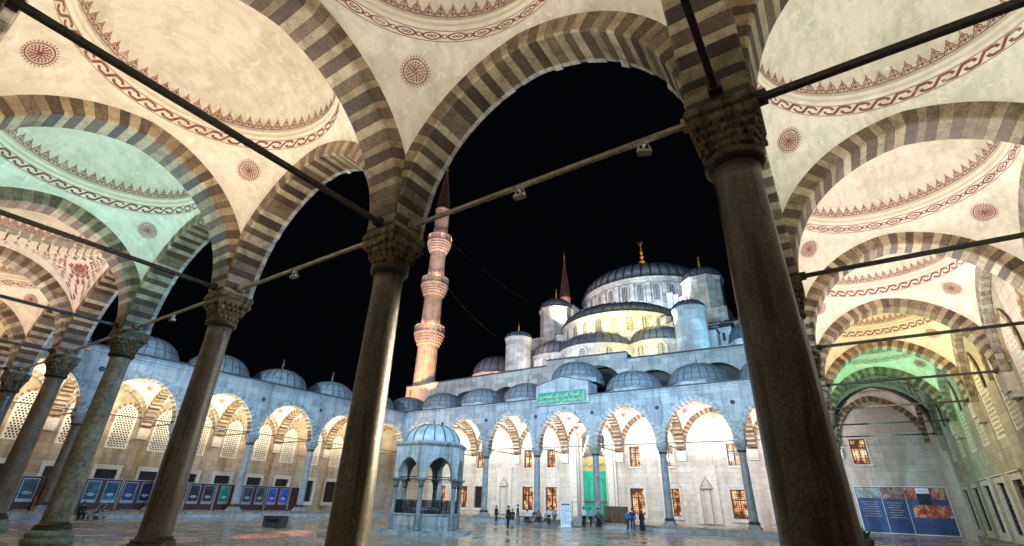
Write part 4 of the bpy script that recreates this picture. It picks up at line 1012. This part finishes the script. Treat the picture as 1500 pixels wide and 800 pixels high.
for y0, y1, ps, lab in sec:
    t = thing('hoarding_panel', lab, 'hoarding', (XL-1.0, (y0+y1)/2, 0), 0, 'hoarding panels on the left podium'); w = (y1-y0)/2
    mb = MB(); mb.box(-.05, -w+.01, .06, 0, w-.01, 2.12); mb.box(-.06, -w+.05, 0, .12, -w+.15, .06); mb.box(-.06, w-.15, 0, .12, w-.05, .06); obj('board', mb, 'maroon', t)
    mb = MB()
    for y in (-w+.02, w-.04): mb.box(0.001, y, .06, .02, y+.03, 2.14)
    mb.box(0.001, -w+.05, 2.10, .022, w-.05, 2.14); obj('trim', mb, 'trim_marble', t)
    n = len(ps)
    for i, p in enumerate(ps):
        c = -w+(2*w)*(i+.5)/n; hw_ = .44
        mb = MB(); mb.poly([(c-hw_, .52), (c+hw_, .52), (c+hw_, 1.98), (c-hw_, 1.98)], [(c-hw_+.05, .72), (c+hw_-.05, .72), (c+hw_-.05, 1.93), (c-hw_+.05, 1.93)] and [[(c-hw_+.05, .72), (c+hw_-.05, .72), (c+hw_-.05, 1.93), (c-hw_+.05, 1.93)]], .003, .035, 0, lambda u, y, z: (y, u, z)); f = obj('poster_frame', mb, 'grey_metal', t)
        mb = MB(); mb.box(.003, c-hw_+.05, .72, .02, c+hw_-.05, 1.93); pz = obj('poster', mb, POST[p], f)
        mb = MB(); 
        for j, (ww, zz) in enumerate(((.26, 1.12), (.38, 1.05), (.20, .97))): mb.box(.021, c-ww*.7, zz, .024, c+ww*.7, zz+.035)
        obj('caption', mb, 'white', f)

# big printed board on the end wall of the right portico
t = thing('exhibition_board', 'large blue printed board with dome photographs at the far end of the right arcade', 'board', (0, 45.30, 0))
mb = MB(); mb.box(.55, 0, .10, 6.32, .06, 3.36); obj('board', mb, 'board_blue', t)
mb = MB()
for (a, b, c, d) in ((.5, .05, 6.36, .11), (.5, 3.36, 6.36, 3.42), (.5, .05, .56, 3.42), (6.31, .05, 6.37, 3.42), (2.20, .1, 2.23, 3.38), (3.72, .1, 3.75, 3.38)): mb.box(a, -.03, b, c, .0, d)
obj('frame', mb, 'white', t)
for (a, b, c, d, m_) in ((.62, 2.55, 2.15, 3.3, 'photo_dome'), (2.27, 2.5, 3.68, 3.3, 'photo_brown'), (3.8, 2.55, 4.45, 3.3, 'photo_red'), (5.35, 2.5, 6.25, 3.3, 'photo_red'), (4.5, 2.15, 5.3, 2.9, 'photo_dark'), (4.0, 1.25, 6.25, 2.1, 'photo_red'), (4.5, 2.92, 5.3, 3.3, 'white')):
    mb = MB(); mb.box(a, -.012, b, c, -.002, d); obj('photograph', mb, m_, t)
mb = MB()
for k in range(7):
    mb.box(1.38-.55+.1*(k % 3), -.012, 2.25-.17*k, 1.38+.55-.08*(k % 2), -.004, 2.28-.17*k); mb.box(2.97-.5+.1*(k % 2), -.012, 2.2-.17*k, 2.97+.5-.12*(k % 3), -.004, 2.23-.17*k)
mb.tube([(5.8+.33*math.cos(a), -.02, 2.9+.33*math.sin(a)) for a in [2*PI*i/20 for i in range(21)]], .03, 5); mb.tube([(4.12+.13*math.cos(a), -.02, 2.95+.13*math.sin(a)) for a in [2*PI*i/12 for i in range(13)]], .03, 5)
mb.box(4.62, -.02, 3.05, 5.18, -.013, 3.12)
obj('printed_lines', mb, 'trim_marble', t)
def on_wall_window(wx):
    w = inst(T_up, gate, (-wx, -A+.10, 0), PI); return w

# ------------------------------------------------------------------ people and small things
def skin_body(name, pts, edges, rad, m, parent=None, root=0, sub=2):
    me = bpy.data.meshes.new(name); me.from_pydata(pts, edges, []); o = bpy.data.objects.new(name, me); C.objects.link(o)
    md_ = o.modifiers.new('skin', 'SKIN'); me.skin_vertices.new() if not me.skin_vertices else None
    for i, r in enumerate(rad):
        v = me.skin_vertices[0].data[i]; v.radius = r if isinstance(r, tuple) else (r, r); v.use_root = (i == root)
    s = o.modifiers.new('sub', 'SUBSURF'); s.levels = s.render_levels = sub
    bpy.context.view_layer.update(); dg = bpy.context.evaluated_depsgraph_get(); nm = bpy.data.meshes.new_from_object(o.evaluated_get(dg)); bpy.data.objects.remove(o)
    nm.materials.clear(); nm.materials.append(M[m] if isinstance(m, str) else m)
    for p in nm.polygons: p.use_smooth = True; p.material_index = 0
    o = bpy.data.objects.new(name, nm); C.objects.link(o)
    if parent: o.parent = parent
    return o
CL = {k: plain('cloth_'+k, v, .85, var=.15) for k, v in dict(black=(.012, .012, .014), navy=(.015, .025, .09), blue=(.03, .16, .42), white=(.62, .62, .64), lilac=(.36, .33, .40), brown=(.12, .07, .045), grey=(.13, .13, .14), jeans=(.03, .045, .09), dark=(.02, .018, .02), hair=(.012, .009, .007)).items()}
def person(label, x, y, z, rz, top, bottom, h=1.72, pose='stand', headwear=None, long=False, group=None):
    h *= .93; t = thing('person', label, 'person', (x, y, z), rz, group); s = h/1.72; rr = random.Random(int(abs(x)*100)); q = rr.uniform(.02, .06)
    V = lambda a, b, c: (a*s, b*s, c*s)
    if pose in ('stand', 'walk'):
        st = .16 if pose == 'walk' else .03
        P = [V(0, 0, .93), V(0, .01, 1.12), V(0, .0, 1.34), V(0, 0, 1.44), V(0, -.01, 1.53), V(0, -.02, 1.62), V(0, -.015, 1.69),
             V(.10, 0, .90), V(.11, -st, .50), V(.11, -st*.2+.02, .09), V(.12, -.10-st*.2, .04), V(-.10, 0, .90), V(-.11, st*.4, .50), V(-.12, st+.03, .09), V(-.13, -.08+st, .04),
             V(.18, 0, 1.38), V(.24, .03, 1.12), V(.25, -.05-q, .90), V(.25, -.08-q, .80), V(-.18, 0, 1.38), V(-.25, .02, 1.12), V(-.24, -.10, .92), V(-.23, -.14, .83)]
        E = [(0, 1), (1, 2), (2, 3), (3, 4), (4, 5), (5, 6), (0, 7), (7, 8), (8, 9), (9, 10), (0, 11), (11, 12), (12, 13), (13, 14), (2, 15), (15, 16), (16, 17), (17, 18), (2, 19), (19, 20), (20, 21), (21, 22)]
        Rr = [(.15, .11), (.14, .10), (.16, .11), .06, .075, (.085, .10), .06, .09, .065, .045, .045, .09, .065, .045, .045, .065, .048, .036, .035, .065, .048, .036, .035]
        hd, tor, leg, arms = (0, -.02, 1.60), (P[0], P[1], P[2]), ((P[7], P[8], P[9]), (P[11], P[12], P[13])), ((P[15], P[16], P[17]), (P[19], P[20], P[21]))
    else:               # seated on a step
        P = [V(0, 0, .50), V(0, .03, .72), V(0, -.02, .94), V(0, -.05, 1.03), V(0, -.08, 1.10), V(0, -.10, 1.19), V(0, -.10, 1.26),
             V(.10, -.05, .50), V(.14, -.45, .52), V(.14, -.45, .10), V(.15, -.57, .05), V(-.10, -.05, .50), V(-.14, -.43, .52), V(-.14, -.40, .10), V(-.15, -.52, .05),
             V(.18, -.02, .97), V(.22, -.10, .72), V(.16, -.33, .62), V(.10, -.40, .60), V(-.18, -.02, .97), V(-.22, -.10, .72), V(-.15, -.33, .62), V(-.08, -.38, .60)]
        E = [(0, 1), (1, 2), (2, 3), (3, 4), (4, 5), (5, 6), (0, 7), (7, 8), (8, 9), (9, 10), (0, 11), (11, 12), (12, 13), (13, 14), (2, 15), (15, 16), (16, 17), (17, 18), (2, 19), (19, 20), (20, 21), (21, 22)]
        Rr = [(.15, .12), (.14, .11), (.16, .11), .06, .075, (.085, .10), .06, .09, .07, .045, .045, .09, .07, .045, .045, .065, .048, .036, .035, .065, .048, .036, .035]
        hd, tor, leg, arms = (0, -.10, 1.17), (P[0], P[1], P[2]), ((P[7], P[8], P[9]), (P[11], P[12], P[13])), ((P[15], P[16], P[17]), (P[19], P[20], P[21]))
    sr = [tuple(k*s for k in r) if isinstance(r, tuple) else r*s for r in Rr]
    skin_body('body', P, E, sr, 'flesh', t)
    # clothes: skinned shells a little larger than the body
    a, b, c = tor; neck = tuple(c[i]+(.05*s if i == 2 else 0) for i in range(3))
    if long:
        hem = V(0, 0, .12); mb = MB()
        prof = [(.30*s, .08*s), (.25*s, .5*s), (.19*s, .95*s), (.17*s, 1.15*s), (.20*s, 1.34*s), (.13*s, 1.44*s), (.07*s, 1.48*s)]
        R = [[(r*math.cos(2*PI*j/20)*(1+.04*math.sin(5*2*PI*j/20)), r*.72*math.sin(2*PI*j/20)*(1+.04*math.sin(4*2*PI*j/20)), zz) for j in range(20)] for r, zz in prof]
        mb.rings(R, 0); obj('robe', mb, CL[bottom], t)
    else:
        (a1, k1, f1), (a2, k2, f2) = leg
        skin_body('trousers', [a, a1, k1, f1, a2, k2, f2], [(0, 1), (1, 2), (2, 3), (0, 4), (4, 5), (5, 6)], [(.165*s, .125*s), .105*s, .082*s, .07*s, .105*s, .082*s, .07*s], CL[bottom], t)
    (s1, e1, h1), (s2, e2, h2) = arms
    skin_body('jacket', [a, b, c, neck, s1, e1, h1, s2, e2, h2], [(0, 1), (1, 2), (2, 3), (2, 4), (4, 5), (5, 6), (2, 7), (7, 8), (8, 9)], [(.175*s, .135*s), (.165*s, .125*s), (.185*s, .13*s), .075*s, .085*s, .066*s, .052*s, .085*s, .066*s, .052*s], CL[top], t)
    mb = MB(); hx, hy, hz = (k*s for k in hd); col = headwear or 'hair'
    R = [[((.098 if headwear else .092)*s*math.cos(f)*math.cos(2*PI*j/14)+hx, .112*s*math.cos(f)*math.sin(2*PI*j/14)+hy+.018*s, hz+.03*s+.115*s*math.sin(f)) for j in range(14)] for f in [-.35+(PI/2+.33)*i/6 for i in range(7)]]
    mb.rings(R, 0, True, True, False, True)
    if headwear: mb.lathe([(.15*s, hz-.27*s), (.12*s, hz-.15*s), (.098*s, hz-.03*s)], 14, 0, hx, hy+.03*s)
    obj('headscarf' if headwear else 'hair', mb, CL[col], t)
    return t
Z0 = -.45
person('lone standing figure in dark clothes on the open wet floor, left of the gate', -22.0, 27.9, Z0, 2.6, 'black', 'dark', 1.75)
person('dark figure standing by the podium step, right behind the lone figure', -25.3, 34.4, Z0, 2.2, 'black', 'grey', 1.8)
person('figure in a bright blue jacket in the trio below the right lit window', -15.75, 36.4, Z0, 2.9, 'blue', 'jeans', 1.68, 'walk')
person('tall figure in navy coat, middle of the trio below the right lit window', -15.35, 36.5, Z0, 3.3, 'navy', 'navy', 1.82)
person('woman in long black robe and headscarf at the right of the trio', -14.6, 36.6, Z0, 2.9, 'black', 'black', 1.66, headwear='black', long=True)
person('man in white shirt and dark trousers standing before the green door', -19.95, 36.9, Z0, 3.0, 'white', 'black', 1.78)
person('figure in pale lilac top beside the white shirted man', -19.4, 37.1, Z0, 2.7, 'lilac', 'dark', 1.72, 'walk')
person('walking figure in grey at the right end of the step before the gate', -18.6, 36.9, Z0, 1.8, 'grey', 'black', 1.74, 'walk')
for i, (x, y, c1, c2, lab) in enumerate([(-26.5, 38.4, 'white', 'dark', 'bending figure in white seated on the podium edge left of the sign'), (-25.3, 38.5, 'grey', 'black', 'seated figure in grey on the podium edge, second from the bending one'),
        (-24.4, 38.5, 'lilac', 'grey', 'seated figure in lilac immediately left of the white sign board'), (-28.3, 38.5, 'dark', 'black', 'seated dark figure on the podium edge by the fourth column')]):
    person(lab, x, y-.35, -.40, 3.1-.2*i if False else 0.1*i, c1, c2, 1.7, 'sit')
person('figure in lilac standing just left of the white sign board', -23.1, 37.2, Z0, 3.0, 'lilac', 'grey', 1.7)
person('pair member in white top left of the lilac standing figure', -23.8, 37.4, Z0, 2.8, 'white', 'dark', 1.62)
person('seated figure in black crouching beside the pushchair at the left step', -44.2, 8.3, -.55, PI/2, 'black', 'black', 1.7, 'sit')
person('seated figure in an orange brown top on the gate step near the wooden cabinet', -18.9, 37.9, -.45, .2, 'brown', 'dark', 1.65, 'sit')
person('dark figure standing on the podium left of the gate near the niche', -29.9, 37.6, Z0, 2.8, 'dark', 'black', 1.6)

# sign board
t = thing('sign_board', 'tall white standing sign board with a blue heading, left of the gate', 'sign', (-21.75, 36.9, Z0), .12)
mb = MB(); mb.box(-.50, -.04, .04, .50, .04, 2.0); mb.box(-.55, -.25, 0, .55, .25, .04); obj('panel', mb, 'white', t)
mb = MB(); mb.box(-.42, -.046, 1.74, .42, -.0405, 1.86)
for k in range(9):
    for j in range(2+(k*7) % 3): a = -.38+j*.27; mb.box(a, -.046, 1.58-k*.165, a+.16+.05*((k*5+j) % 2), -.0405, 1.62-k*.165)
for j in range(4): mb.tube([(-.3+.2*j+.04*math.cos(a), -.045, 1.28+.04*math.sin(a)) for a in [2*PI*i/8 for i in range(9)]], .008, 4)
obj('print', mb, 'blue_ink', t)
t = thing('metal_gate_frame', 'thin metal doorway frame standing just right of the white sign board', 'frame', (-20.75, 37.1, Z0), .05)
mb = MB(); mb.bar((-.4, 0, 0), (-.4, 0, 2.1), .06); mb.bar((.4, 0, 0), (.4, 0, 2.1), .06); mb.bar((-.4, 0, 2.08), (.4, 0, 2.08), .06); mb.bar((-.4, 0, .9), (.4, 0, .9), .03); obj('frame', mb, 'grey_metal', t)
mb = MB(); mb.box(-.37, -.01, .1, .37, .01, .85); obj('infill', mb, 'grey_metal', t)
# wooden cabinet
t = thing('wooden_cabinet', 'brown wooden shoe cabinet on the podium right of the gate', 'cabinet', (-17.9, 39.3, 0), .0)
mb = MB(); mb.box(-1.0, -.35, .05, 1.0, .35, 1.25, 0); mb.box(-1.05, -.4, 1.25, 1.05, .4, 1.32); mb.box(-.95, -.3, 0, .95, .3, .05); obj('body', mb, 'wood', t)
for k in range(4): mb = MB(); mb.box(-.97+.49*k+.03, -.375, .12, -.51+.49*k, -.352, 1.18); mb.box(-.56+.49*k-.04, -.40, .58, -.56+.49*k, -.376, .72); obj('door', mb, 'wood', t)
# small tables / stools left of the sign
for i, (x, y, lab) in enumerate([(-26.1, 36.6, 'low table with a white cloth bundle by the podium, under the left lit window'), (-25.0, 36.9, 'low bench next to the cloth covered table'), (-23.2, 37.6, 'low beige bench directly left of the white sign board')]):
    t = thing('low_bench', lab, 'bench', (x, y, Z0), .1*i); mb = MB(); mb.box(-.6, -.25, .62, .6, .25, .68); obj('top', mb, 'trim_marble' if i == 2 else 'black_metal', t)
    for sx in (-.52, .52):
        mb = MB()
        for sy in (-.2, .2): mb.bar((sx, sy, 0), (sx, sy, .62), .045)
        mb.bar((sx, -.2, .3), (sx, .2, .3), .03); obj('leg_frame', mb, 'black_metal', t)
# flower box
t = thing('litter_bin', 'dark metal box standing alone on the courtyard floor in front of the blue posters', 'box', (-31.2, 14.6, Z0), .45)
mb = MB(); mb.box(-.62, -.4, .04, .62, .4, .60, 0); mb.box(-.66, -.44, .60, .66, .44, .66); mb.box(-.5, -.3, 0, .5, .3, .04); obj('body', mb, 'dark_box', t) if 'dark_box' in M else None
M['dark_box'] = plain('dark_painted_metal', (.03, .045, .045), .45)
obj('body', mb, 'dark_box', t); mb = MB(); mb.box(-.45, -.42, .30, .45, -.405, .50); obj('front_panel', mb, 'black_metal', t)
# pushchair
t = thing('pushchair', 'small wheeled pushchair with reddish bag beside the crouching figure', 'pushchair', (-43.7, 9.1, Z0), .5)
mb = MB()
for s in (-.22, .22): mb.bar((s, -.35, .12), (s, .3, .95), .03); mb.bar((s, .35, .12), (s, -.2, .65), .03)
mb.bar((-.22, .3, .95), (.22, .3, .95), .03); obj('frame', mb, 'grey_metal', t)
mb = MB(); mb.box(-.2, -.2, .38, .2, .12, .44); mb.add([(-.2, .12, .42), (.2, .12, .42), (.2, .25, .85), (-.2, .25, .85), (-.2, .17, .40), (.2, .17, .40), (.2, .30, .83), (-.2, .30, .83)], [(0, 1, 2, 3), (4, 7, 6, 5), (0, 4, 5, 1), (3, 2, 6, 7), (1, 5, 6, 2), (0, 3, 7, 4)]); obj('seat', mb, CL['brown'], t)
for sx in (-.24, .24):
    for sy in (-.36, .36): mb = MB(); mb.X = Matrix.Translation((sx, sy, .1)) @ Matrix.Rotation(PI/2, 4, 'Y'); mb.lathe([(.07, -.02), (.10, -.02), (.10, .02), (.07, .02), (.07, -.02)], 14, 0, cap=False); mb.lathe([(.02, -.025), (.02, .025)], 8, 0); mb.bar((-.08, 0, 0), (.08, 0, 0), .012); mb.bar((0, -.08, 0), (0, .08, 0), .012); obj('wheel', mb, 'black_metal', t)
# potted palm behind the big column on the right
t = thing('potted_plant', 'small leafy potted plant peeping out behind the big right column', 'plant', (.42, 22.4, 0))
mb = MB(); mb.lathe([(.20, 0), (.28, .38), (.31, .40), (.31, .45), (.26, .45)], 18, 0); obj('pot', mb, 'wood', t)
mb = MB(); r_ = random.Random(2)
for k in range(46):
    a = r_.uniform(0, 2*PI); L = r_.uniform(.35, .8); el = r_.uniform(.3, 1.3); d = Vector((math.cos(a), math.sin(a), 0)); n = Vector((-d.y, d.x, 0)); pts = []
    for i in range(6): s = i/5; p = d*L*s*math.cos(el)+Vector((0, 0, .42+L*s*math.sin(el)-.35*s*s*L)); w = .045*math.sin(PI*min(1, s*.9+.1)); pts.append([tuple(p-n*w), tuple(p+Vector((0, 0, -.01))), tuple(p+n*w)])
    mb.rings(pts, 0, False, True)
M['leaf'] = plain('leaf', (.05, .10, .03), .5, var=.4); obj('leaves', mb, 'leaf', t)

# ------------------------------------------------------------------ floodlights and light
M['lamp_glass'] = plain('lamp_glass', (.5, .5, .5), .2, emit=(1, .93, .8), es=2.0)
T_fl = thing('floodlight', 'x', 'floodlight'); obj('housing', flood_mb(), ['grey_metal', 'lamp_glass'], T_fl)
def flood(label, x, y, z, rz, grp):
    f = inst(T_fl, None, (x, y, z), rz, (.75, .75, .8)); tag(f, label, 'floodlight', grp); return f
near_n = ['widest seen floodlight hanging from the tie rod of the great near arch', 'floodlight on the tie rod of the second near arch from the right', 'floodlight on the tie rod of the third near arch from the right', 'floodlight on the tie rod of the fourth near arch from the right']
for k, xx in enumerate((-3.4, -10.0, -16.4, -23.4)): flood(near_n[k], xx, 0, 6.50, .1, 'floodlights on the near tie rods')
flood('small lamp clamped near the right end of the great near tie rod', -1.15, 0, 6.50, .5, 'floodlights on the near tie rods')
nth = ['first', 'second', 'third', 'fourth', 'fifth', 'sixth', 'seventh']
for k in range(6): flood(f'floodlight in the {nth[k]} arch of the left arcade counted from the mosque', XL, YF-(k+.5)*A, 6.55, PI/2, 'small floodlights on the left arcade rods')
for k in (0, 1, 3, 4, 5): flood(f'floodlight in the {nth[k]} arch from the right along the mosque front', -(k+.5)*A, YF, 6.55, 0, 'small floodlights on the mosque front rods')

def lamp(kind, loc, power, col, target=None, size=.3, angle=120, blend=.8, spread=180):
    l = bpy.data.lights.new('lamp', kind); l.energy = power; l.color = col
    if kind == 'AREA': l.shape = 'DISK'; l.size = size; l.spread = math.radians(spread)
    else: l.shadow_soft_size = size
    if kind == 'SPOT': l.spot_size = math.radians(angle); l.spot_blend = blend
    o = bpy.data.objects.new('lamp', l); C.objects.link(o); o.location = loc
    if target is not None: o.rotation_euler = (Vector(target)-Vector(loc)).to_track_quat('-Z', 'Y').to_euler()
    return o
WARM = (1, .74, .46); NEUT = (1, .88, .68); COOL = (.50, .72, 1.0); PINK = (1, .70, .58); YEL = (1, .76, .20); GRN = (.25, 1, .55); TEAL = (.30, .85, .80); ORG = (1, .38, .12)
# near arcade vaults (k-th bay from the corner x=0 to the left): colour, power
NB = {-1: (NEUT, 200), 0: ((1, .92, .78), 180), 1: ((1, .84, .67), 350), 2: ((.50, .96, .93), 270), 3: ((1, .76, .66), 340), 4: ((1, .78, .60), 320), 5: ((1, .68, .42), 300), 6: ((1, .66, .40), 300), 7: ((1, .6, .35), 300)}
for k, (c, p) in NB.items():
    x = -(k+.5)*A; lamp('AREA', (x, -2.9, 6.45), p, c, (x, -3.4, 12), .5)
RB = [((.95, .95, .87), 260), ((1, .89, .79), 360), ((1, .90, .84), 420), ((1, .80, .42), 330), ((.32, 1, .58), 290), ((.20, .75, .55), 30)]
for k, (c, p) in enumerate(RB):
    y = (k+.5)*A; lamp('AREA', (3.0, y, 6.4), p, c, (3.4, y, 12), .5)
lamp('SPOT', (3.2, 37, 6.2), 700, (.42, .80, .92), (3.2, 45, 2.0), .25, 110)
lamp('SPOT', (1.2, 24, 6.4), 1100, (1, .90, .55), (6.4, 26, 6.0), .25, 120)
lamp('SPOT', (2.2, 14, 6.4), 1200, (1, .9, .75), (6.4, 15, 6.0), .25, 120)
lamp('SPOT', (2.0, 32, 6.4), 260, (.3, 1, .75), (6.4, 33, 5.0), .25, 120)
lamp('SPOT', (-.9, 16.2, 6.3), 36000, (1, .82, .55), (-6.6, 0, 2.6), .12, 17, .5)
lamp('SPOT', (-.9, 16.6, 6.2), 5000, (1, .86, .66), (-13, 0, 3.0), .12, 26, .6)
# gate arcade: glaring lamps inside each bay
for k in range(7):
    x = -(k+.5)*A; c = [(1, .80, .80), (1, .84, .82), (1, .90, .88), (1, .94, .92), (1, .94, .90), (1, .90, .82), (1, .86, .72)][k]
    lamp('AREA', (x, YF+2.2, 6.5), 620, c, (x, YF+3.6, 12), .5)
    lamp('SPOT', (x, YF+.2, 6.4), 1150, c, (x, YF+A, 4.6), .2, 140)
lamp('AREA', (-48.75, YF+3, 6.5), 300, WARM, (-48.75, YF+3, 12), .5)
for k in range(6):
    y = YF-(k+.5)*A; c = (1, .82, .58)
    lamp('AREA', (XL-2.2, y, 6.4), 800, c, (XL-3.6, y, 12), .5)
    lamp('SPOT', (XL-.2, y, 6.3), 560, (1, .78, .52), (XL-A, y, 7.8), .2, 110)
# cool floodlights up on the near and side roofs, washing the courtyard fronts
for x in (-38, -23, -8): lamp('AREA', (x, .5, 14.5), 2200, (.54, .79, 1.0), (x, YF, 9.0), 1.0, spread=110)
for y in (10, 28): lamp('AREA', (-1.5, y, 14.5), 2200, (.32, .64, 1.0), (XL, y+3, 9.5), 1.0, spread=110)
# long throw floods from the near roof to the hall front
for x in (-40, -22, -5): lamp('SPOT', (x, -1.0, 15.5), 30000, (.50, .77, 1), (x-3, 46, 16.5), .4, 38)
# floods standing on the hall roof, each washing the tier above it
for x, c, p in ((-18, (1, .6, .45), 700), (-9, (1, .82, .8), 1100), (-3, (.75, .86, .95), 1100), (9.0, (.6, .85, .9), 500), (17, (.30, .66, 1), 1800)):
    lamp('SPOT', (MX+x, 46.9, 17.9), p, c, (MX+x*.85, 54, 23), .3, 150)
for x, c, p in ((-9, (1, .55, .42), 700), (10.3, (.45, .72, 1), 900)): lamp('SPOT', (MX+x, 48.5, 21.5), p, c, (MX+x*.9, 58, 27), .3, 140)
# wide cool wash of the upper tiers, from the far roofs of the long arcade
for x, c, p in ((-50, (1, .58, .45), 24000), (-30, (.60, .76, 1), 10000), (2, (.30, .64, 1), 36000)):
    lamp('SPOT', (x, 2, 16), p, c, (MX+(x-MX)*.3, 62, 28), .5, 50)
# yellow lamps at the exedrae
lamp('SPOT', (MX+5.9, 46.9, 18.2), 3600, YEL, (MX+3.5, 52, 21.0), .2, 150)
lamp('SPOT', (MX+2.5, MY-23.6, 23.3), 2600, YEL, (MX+1.5, MY-21, 25.2), .15, 130)
lamp('SPOT', (MX-2.5, MY-23.6, 23.3), 1300, (1, .84, .42), (MX-2.5, MY-21, 25.2), .15, 130)
lamp('SPOT', (MX+7.2, MY-22.4, 23.0), 1600, YEL, (MX+5.5, MY-19, 24.8), .15, 130)
# floods on the half dome eaves lighting the main drum
for x, c in ((-10, PINK), (-4, (.95, .85, .88)), (3, (.75, .87, 1)), (9, (.6, .8, 1))): lamp('SPOT', (MX+x, MY-16.2, 28.6), 2000, c, (MX+x*.9, MY-10, 33.5), .2, 140)
lamp('SPOT', (MX-17, MY-23, 17.5), 900, (1, .38, .20), (MX-12.5, MY-12.5, 29), .3, 90)
lamp('SPOT', (MX-23, MY-25, 17.0), 700, (1, .5, .3), (MX-19, MY-19, 19), .3, 140)
lamp('SPOT', (MX+18, MY-15, 19), 1800, (1, .42, .22), (MX+13.5, MY-12, 27), .3, 90)
lamp('SPOT', (-42.3, 39.9, 14.2), 170000, (1, .30, .10), (-26.0, 11.6, -.45), .1, 5.0, .5)  # unseen spot added to lay an orange streak on the paving
# minaret: orange at the foot, pink on each stage
mx, my = -51.9, 48.0
lamp('SPOT', (mx+5.5, my-4.5, 15.5), 8000, ORG, (mx, my, 23), .3, 80)
lamp('SPOT', (mx-1, my-8, 13.5), 5000, ORG, (mx, my, 19), .3, 90)
for z, c, p in ((26.2, (1, .42, .25), 260), (34.9, (1, .48, .36), 240), (43.3, (1, .48, .40), 240)):
    for a in (-1.9, -.7, .5): lamp('POINT', (mx+2.0*math.cos(a), my+2.0*math.sin(a), z+.3), p, c, None, .15)
for x, y, z, tz, p, c in ((-46, 40, 13.4, 26, 12000, (1, .38, .14)), (-42, 38, 13.4, 35, 19000, (1, .54, .34)), (-40, 36, 13.4, 44, 26000, (1, .60, .44)), (-38, 34, 13.4, 54, 60000, (1, .6, .5))):
    lamp('SPOT', (x, y, z), p, c, (mx, my, tz), .3, 26)
lamp('SPOT', (MX+7, MY-9, 38.5), 2600, (1, .72, .4), (MX, MY-.5, 44), .2, 60)
lamp('SPOT', (-45, 86, 40), 16000, (1, .5, .4), (-52.4, 98, 56), .3, 50)

# ------------------------------------------------------------------ remove the templates
for d in (T_col, T_arch, T_vault):
    for o in d.values(): kill(o)
for o in (T_dome, T_screen, T_low, T_lit, T_dim, T_up, T_fl): kill(o)

# ------------------------------------------------------------------ night sky and camera
w = bpy.data.worlds.new('World'); bpy.context.scene.world = w; w.use_nodes = True
bg = w.node_tree.nodes['Background']; bg.inputs['Color'].default_value = (.25, .3, .5, 1); bg.inputs['Strength'].default_value = .004
cam = bpy.data.cameras.new('camera'); cam.sensor_width = 36; cam.lens = 687.71/1500*36; cam.clip_end = 2000; cam.clip_start = .05
co = bpy.data.objects.new('camera', cam); C.objects.link(co); bpy.context.scene.camera = co
f_ = Vector((-0.50390848, 0.74551559, 0.43621411)).normalized(); r_ = Vector((0.83579412, 0.54830756, 0.02840787)); r_ = (r_-f_*r_.dot(f_)).normalized(); u_ = r_.cross(f_)
co.matrix_world = Matrix(((r_.x, u_.x, -f_.x, .3588), (r_.y, u_.y, -f_.y, -5.7204), (r_.z, u_.z, -f_.z, 1.52), (0, 0, 0, 1)))
sc = bpy.context.scene
sc.view_settings.view_transform = 'Standard'; sc.view_settings.look = 'None'; sc.view_settings.gamma = 1; sc.view_settings.exposure = 0
sc.cycles.use_denoising = True; sc.cycles.max_bounces = 5; sc.cycles.diffuse_bounces = 3; sc.cycles.glossy_bounces = 3; sc.cycles.sample_clamp_indirect = 6
try: sc.cycles.use_light_tree = True
except Exception: pass
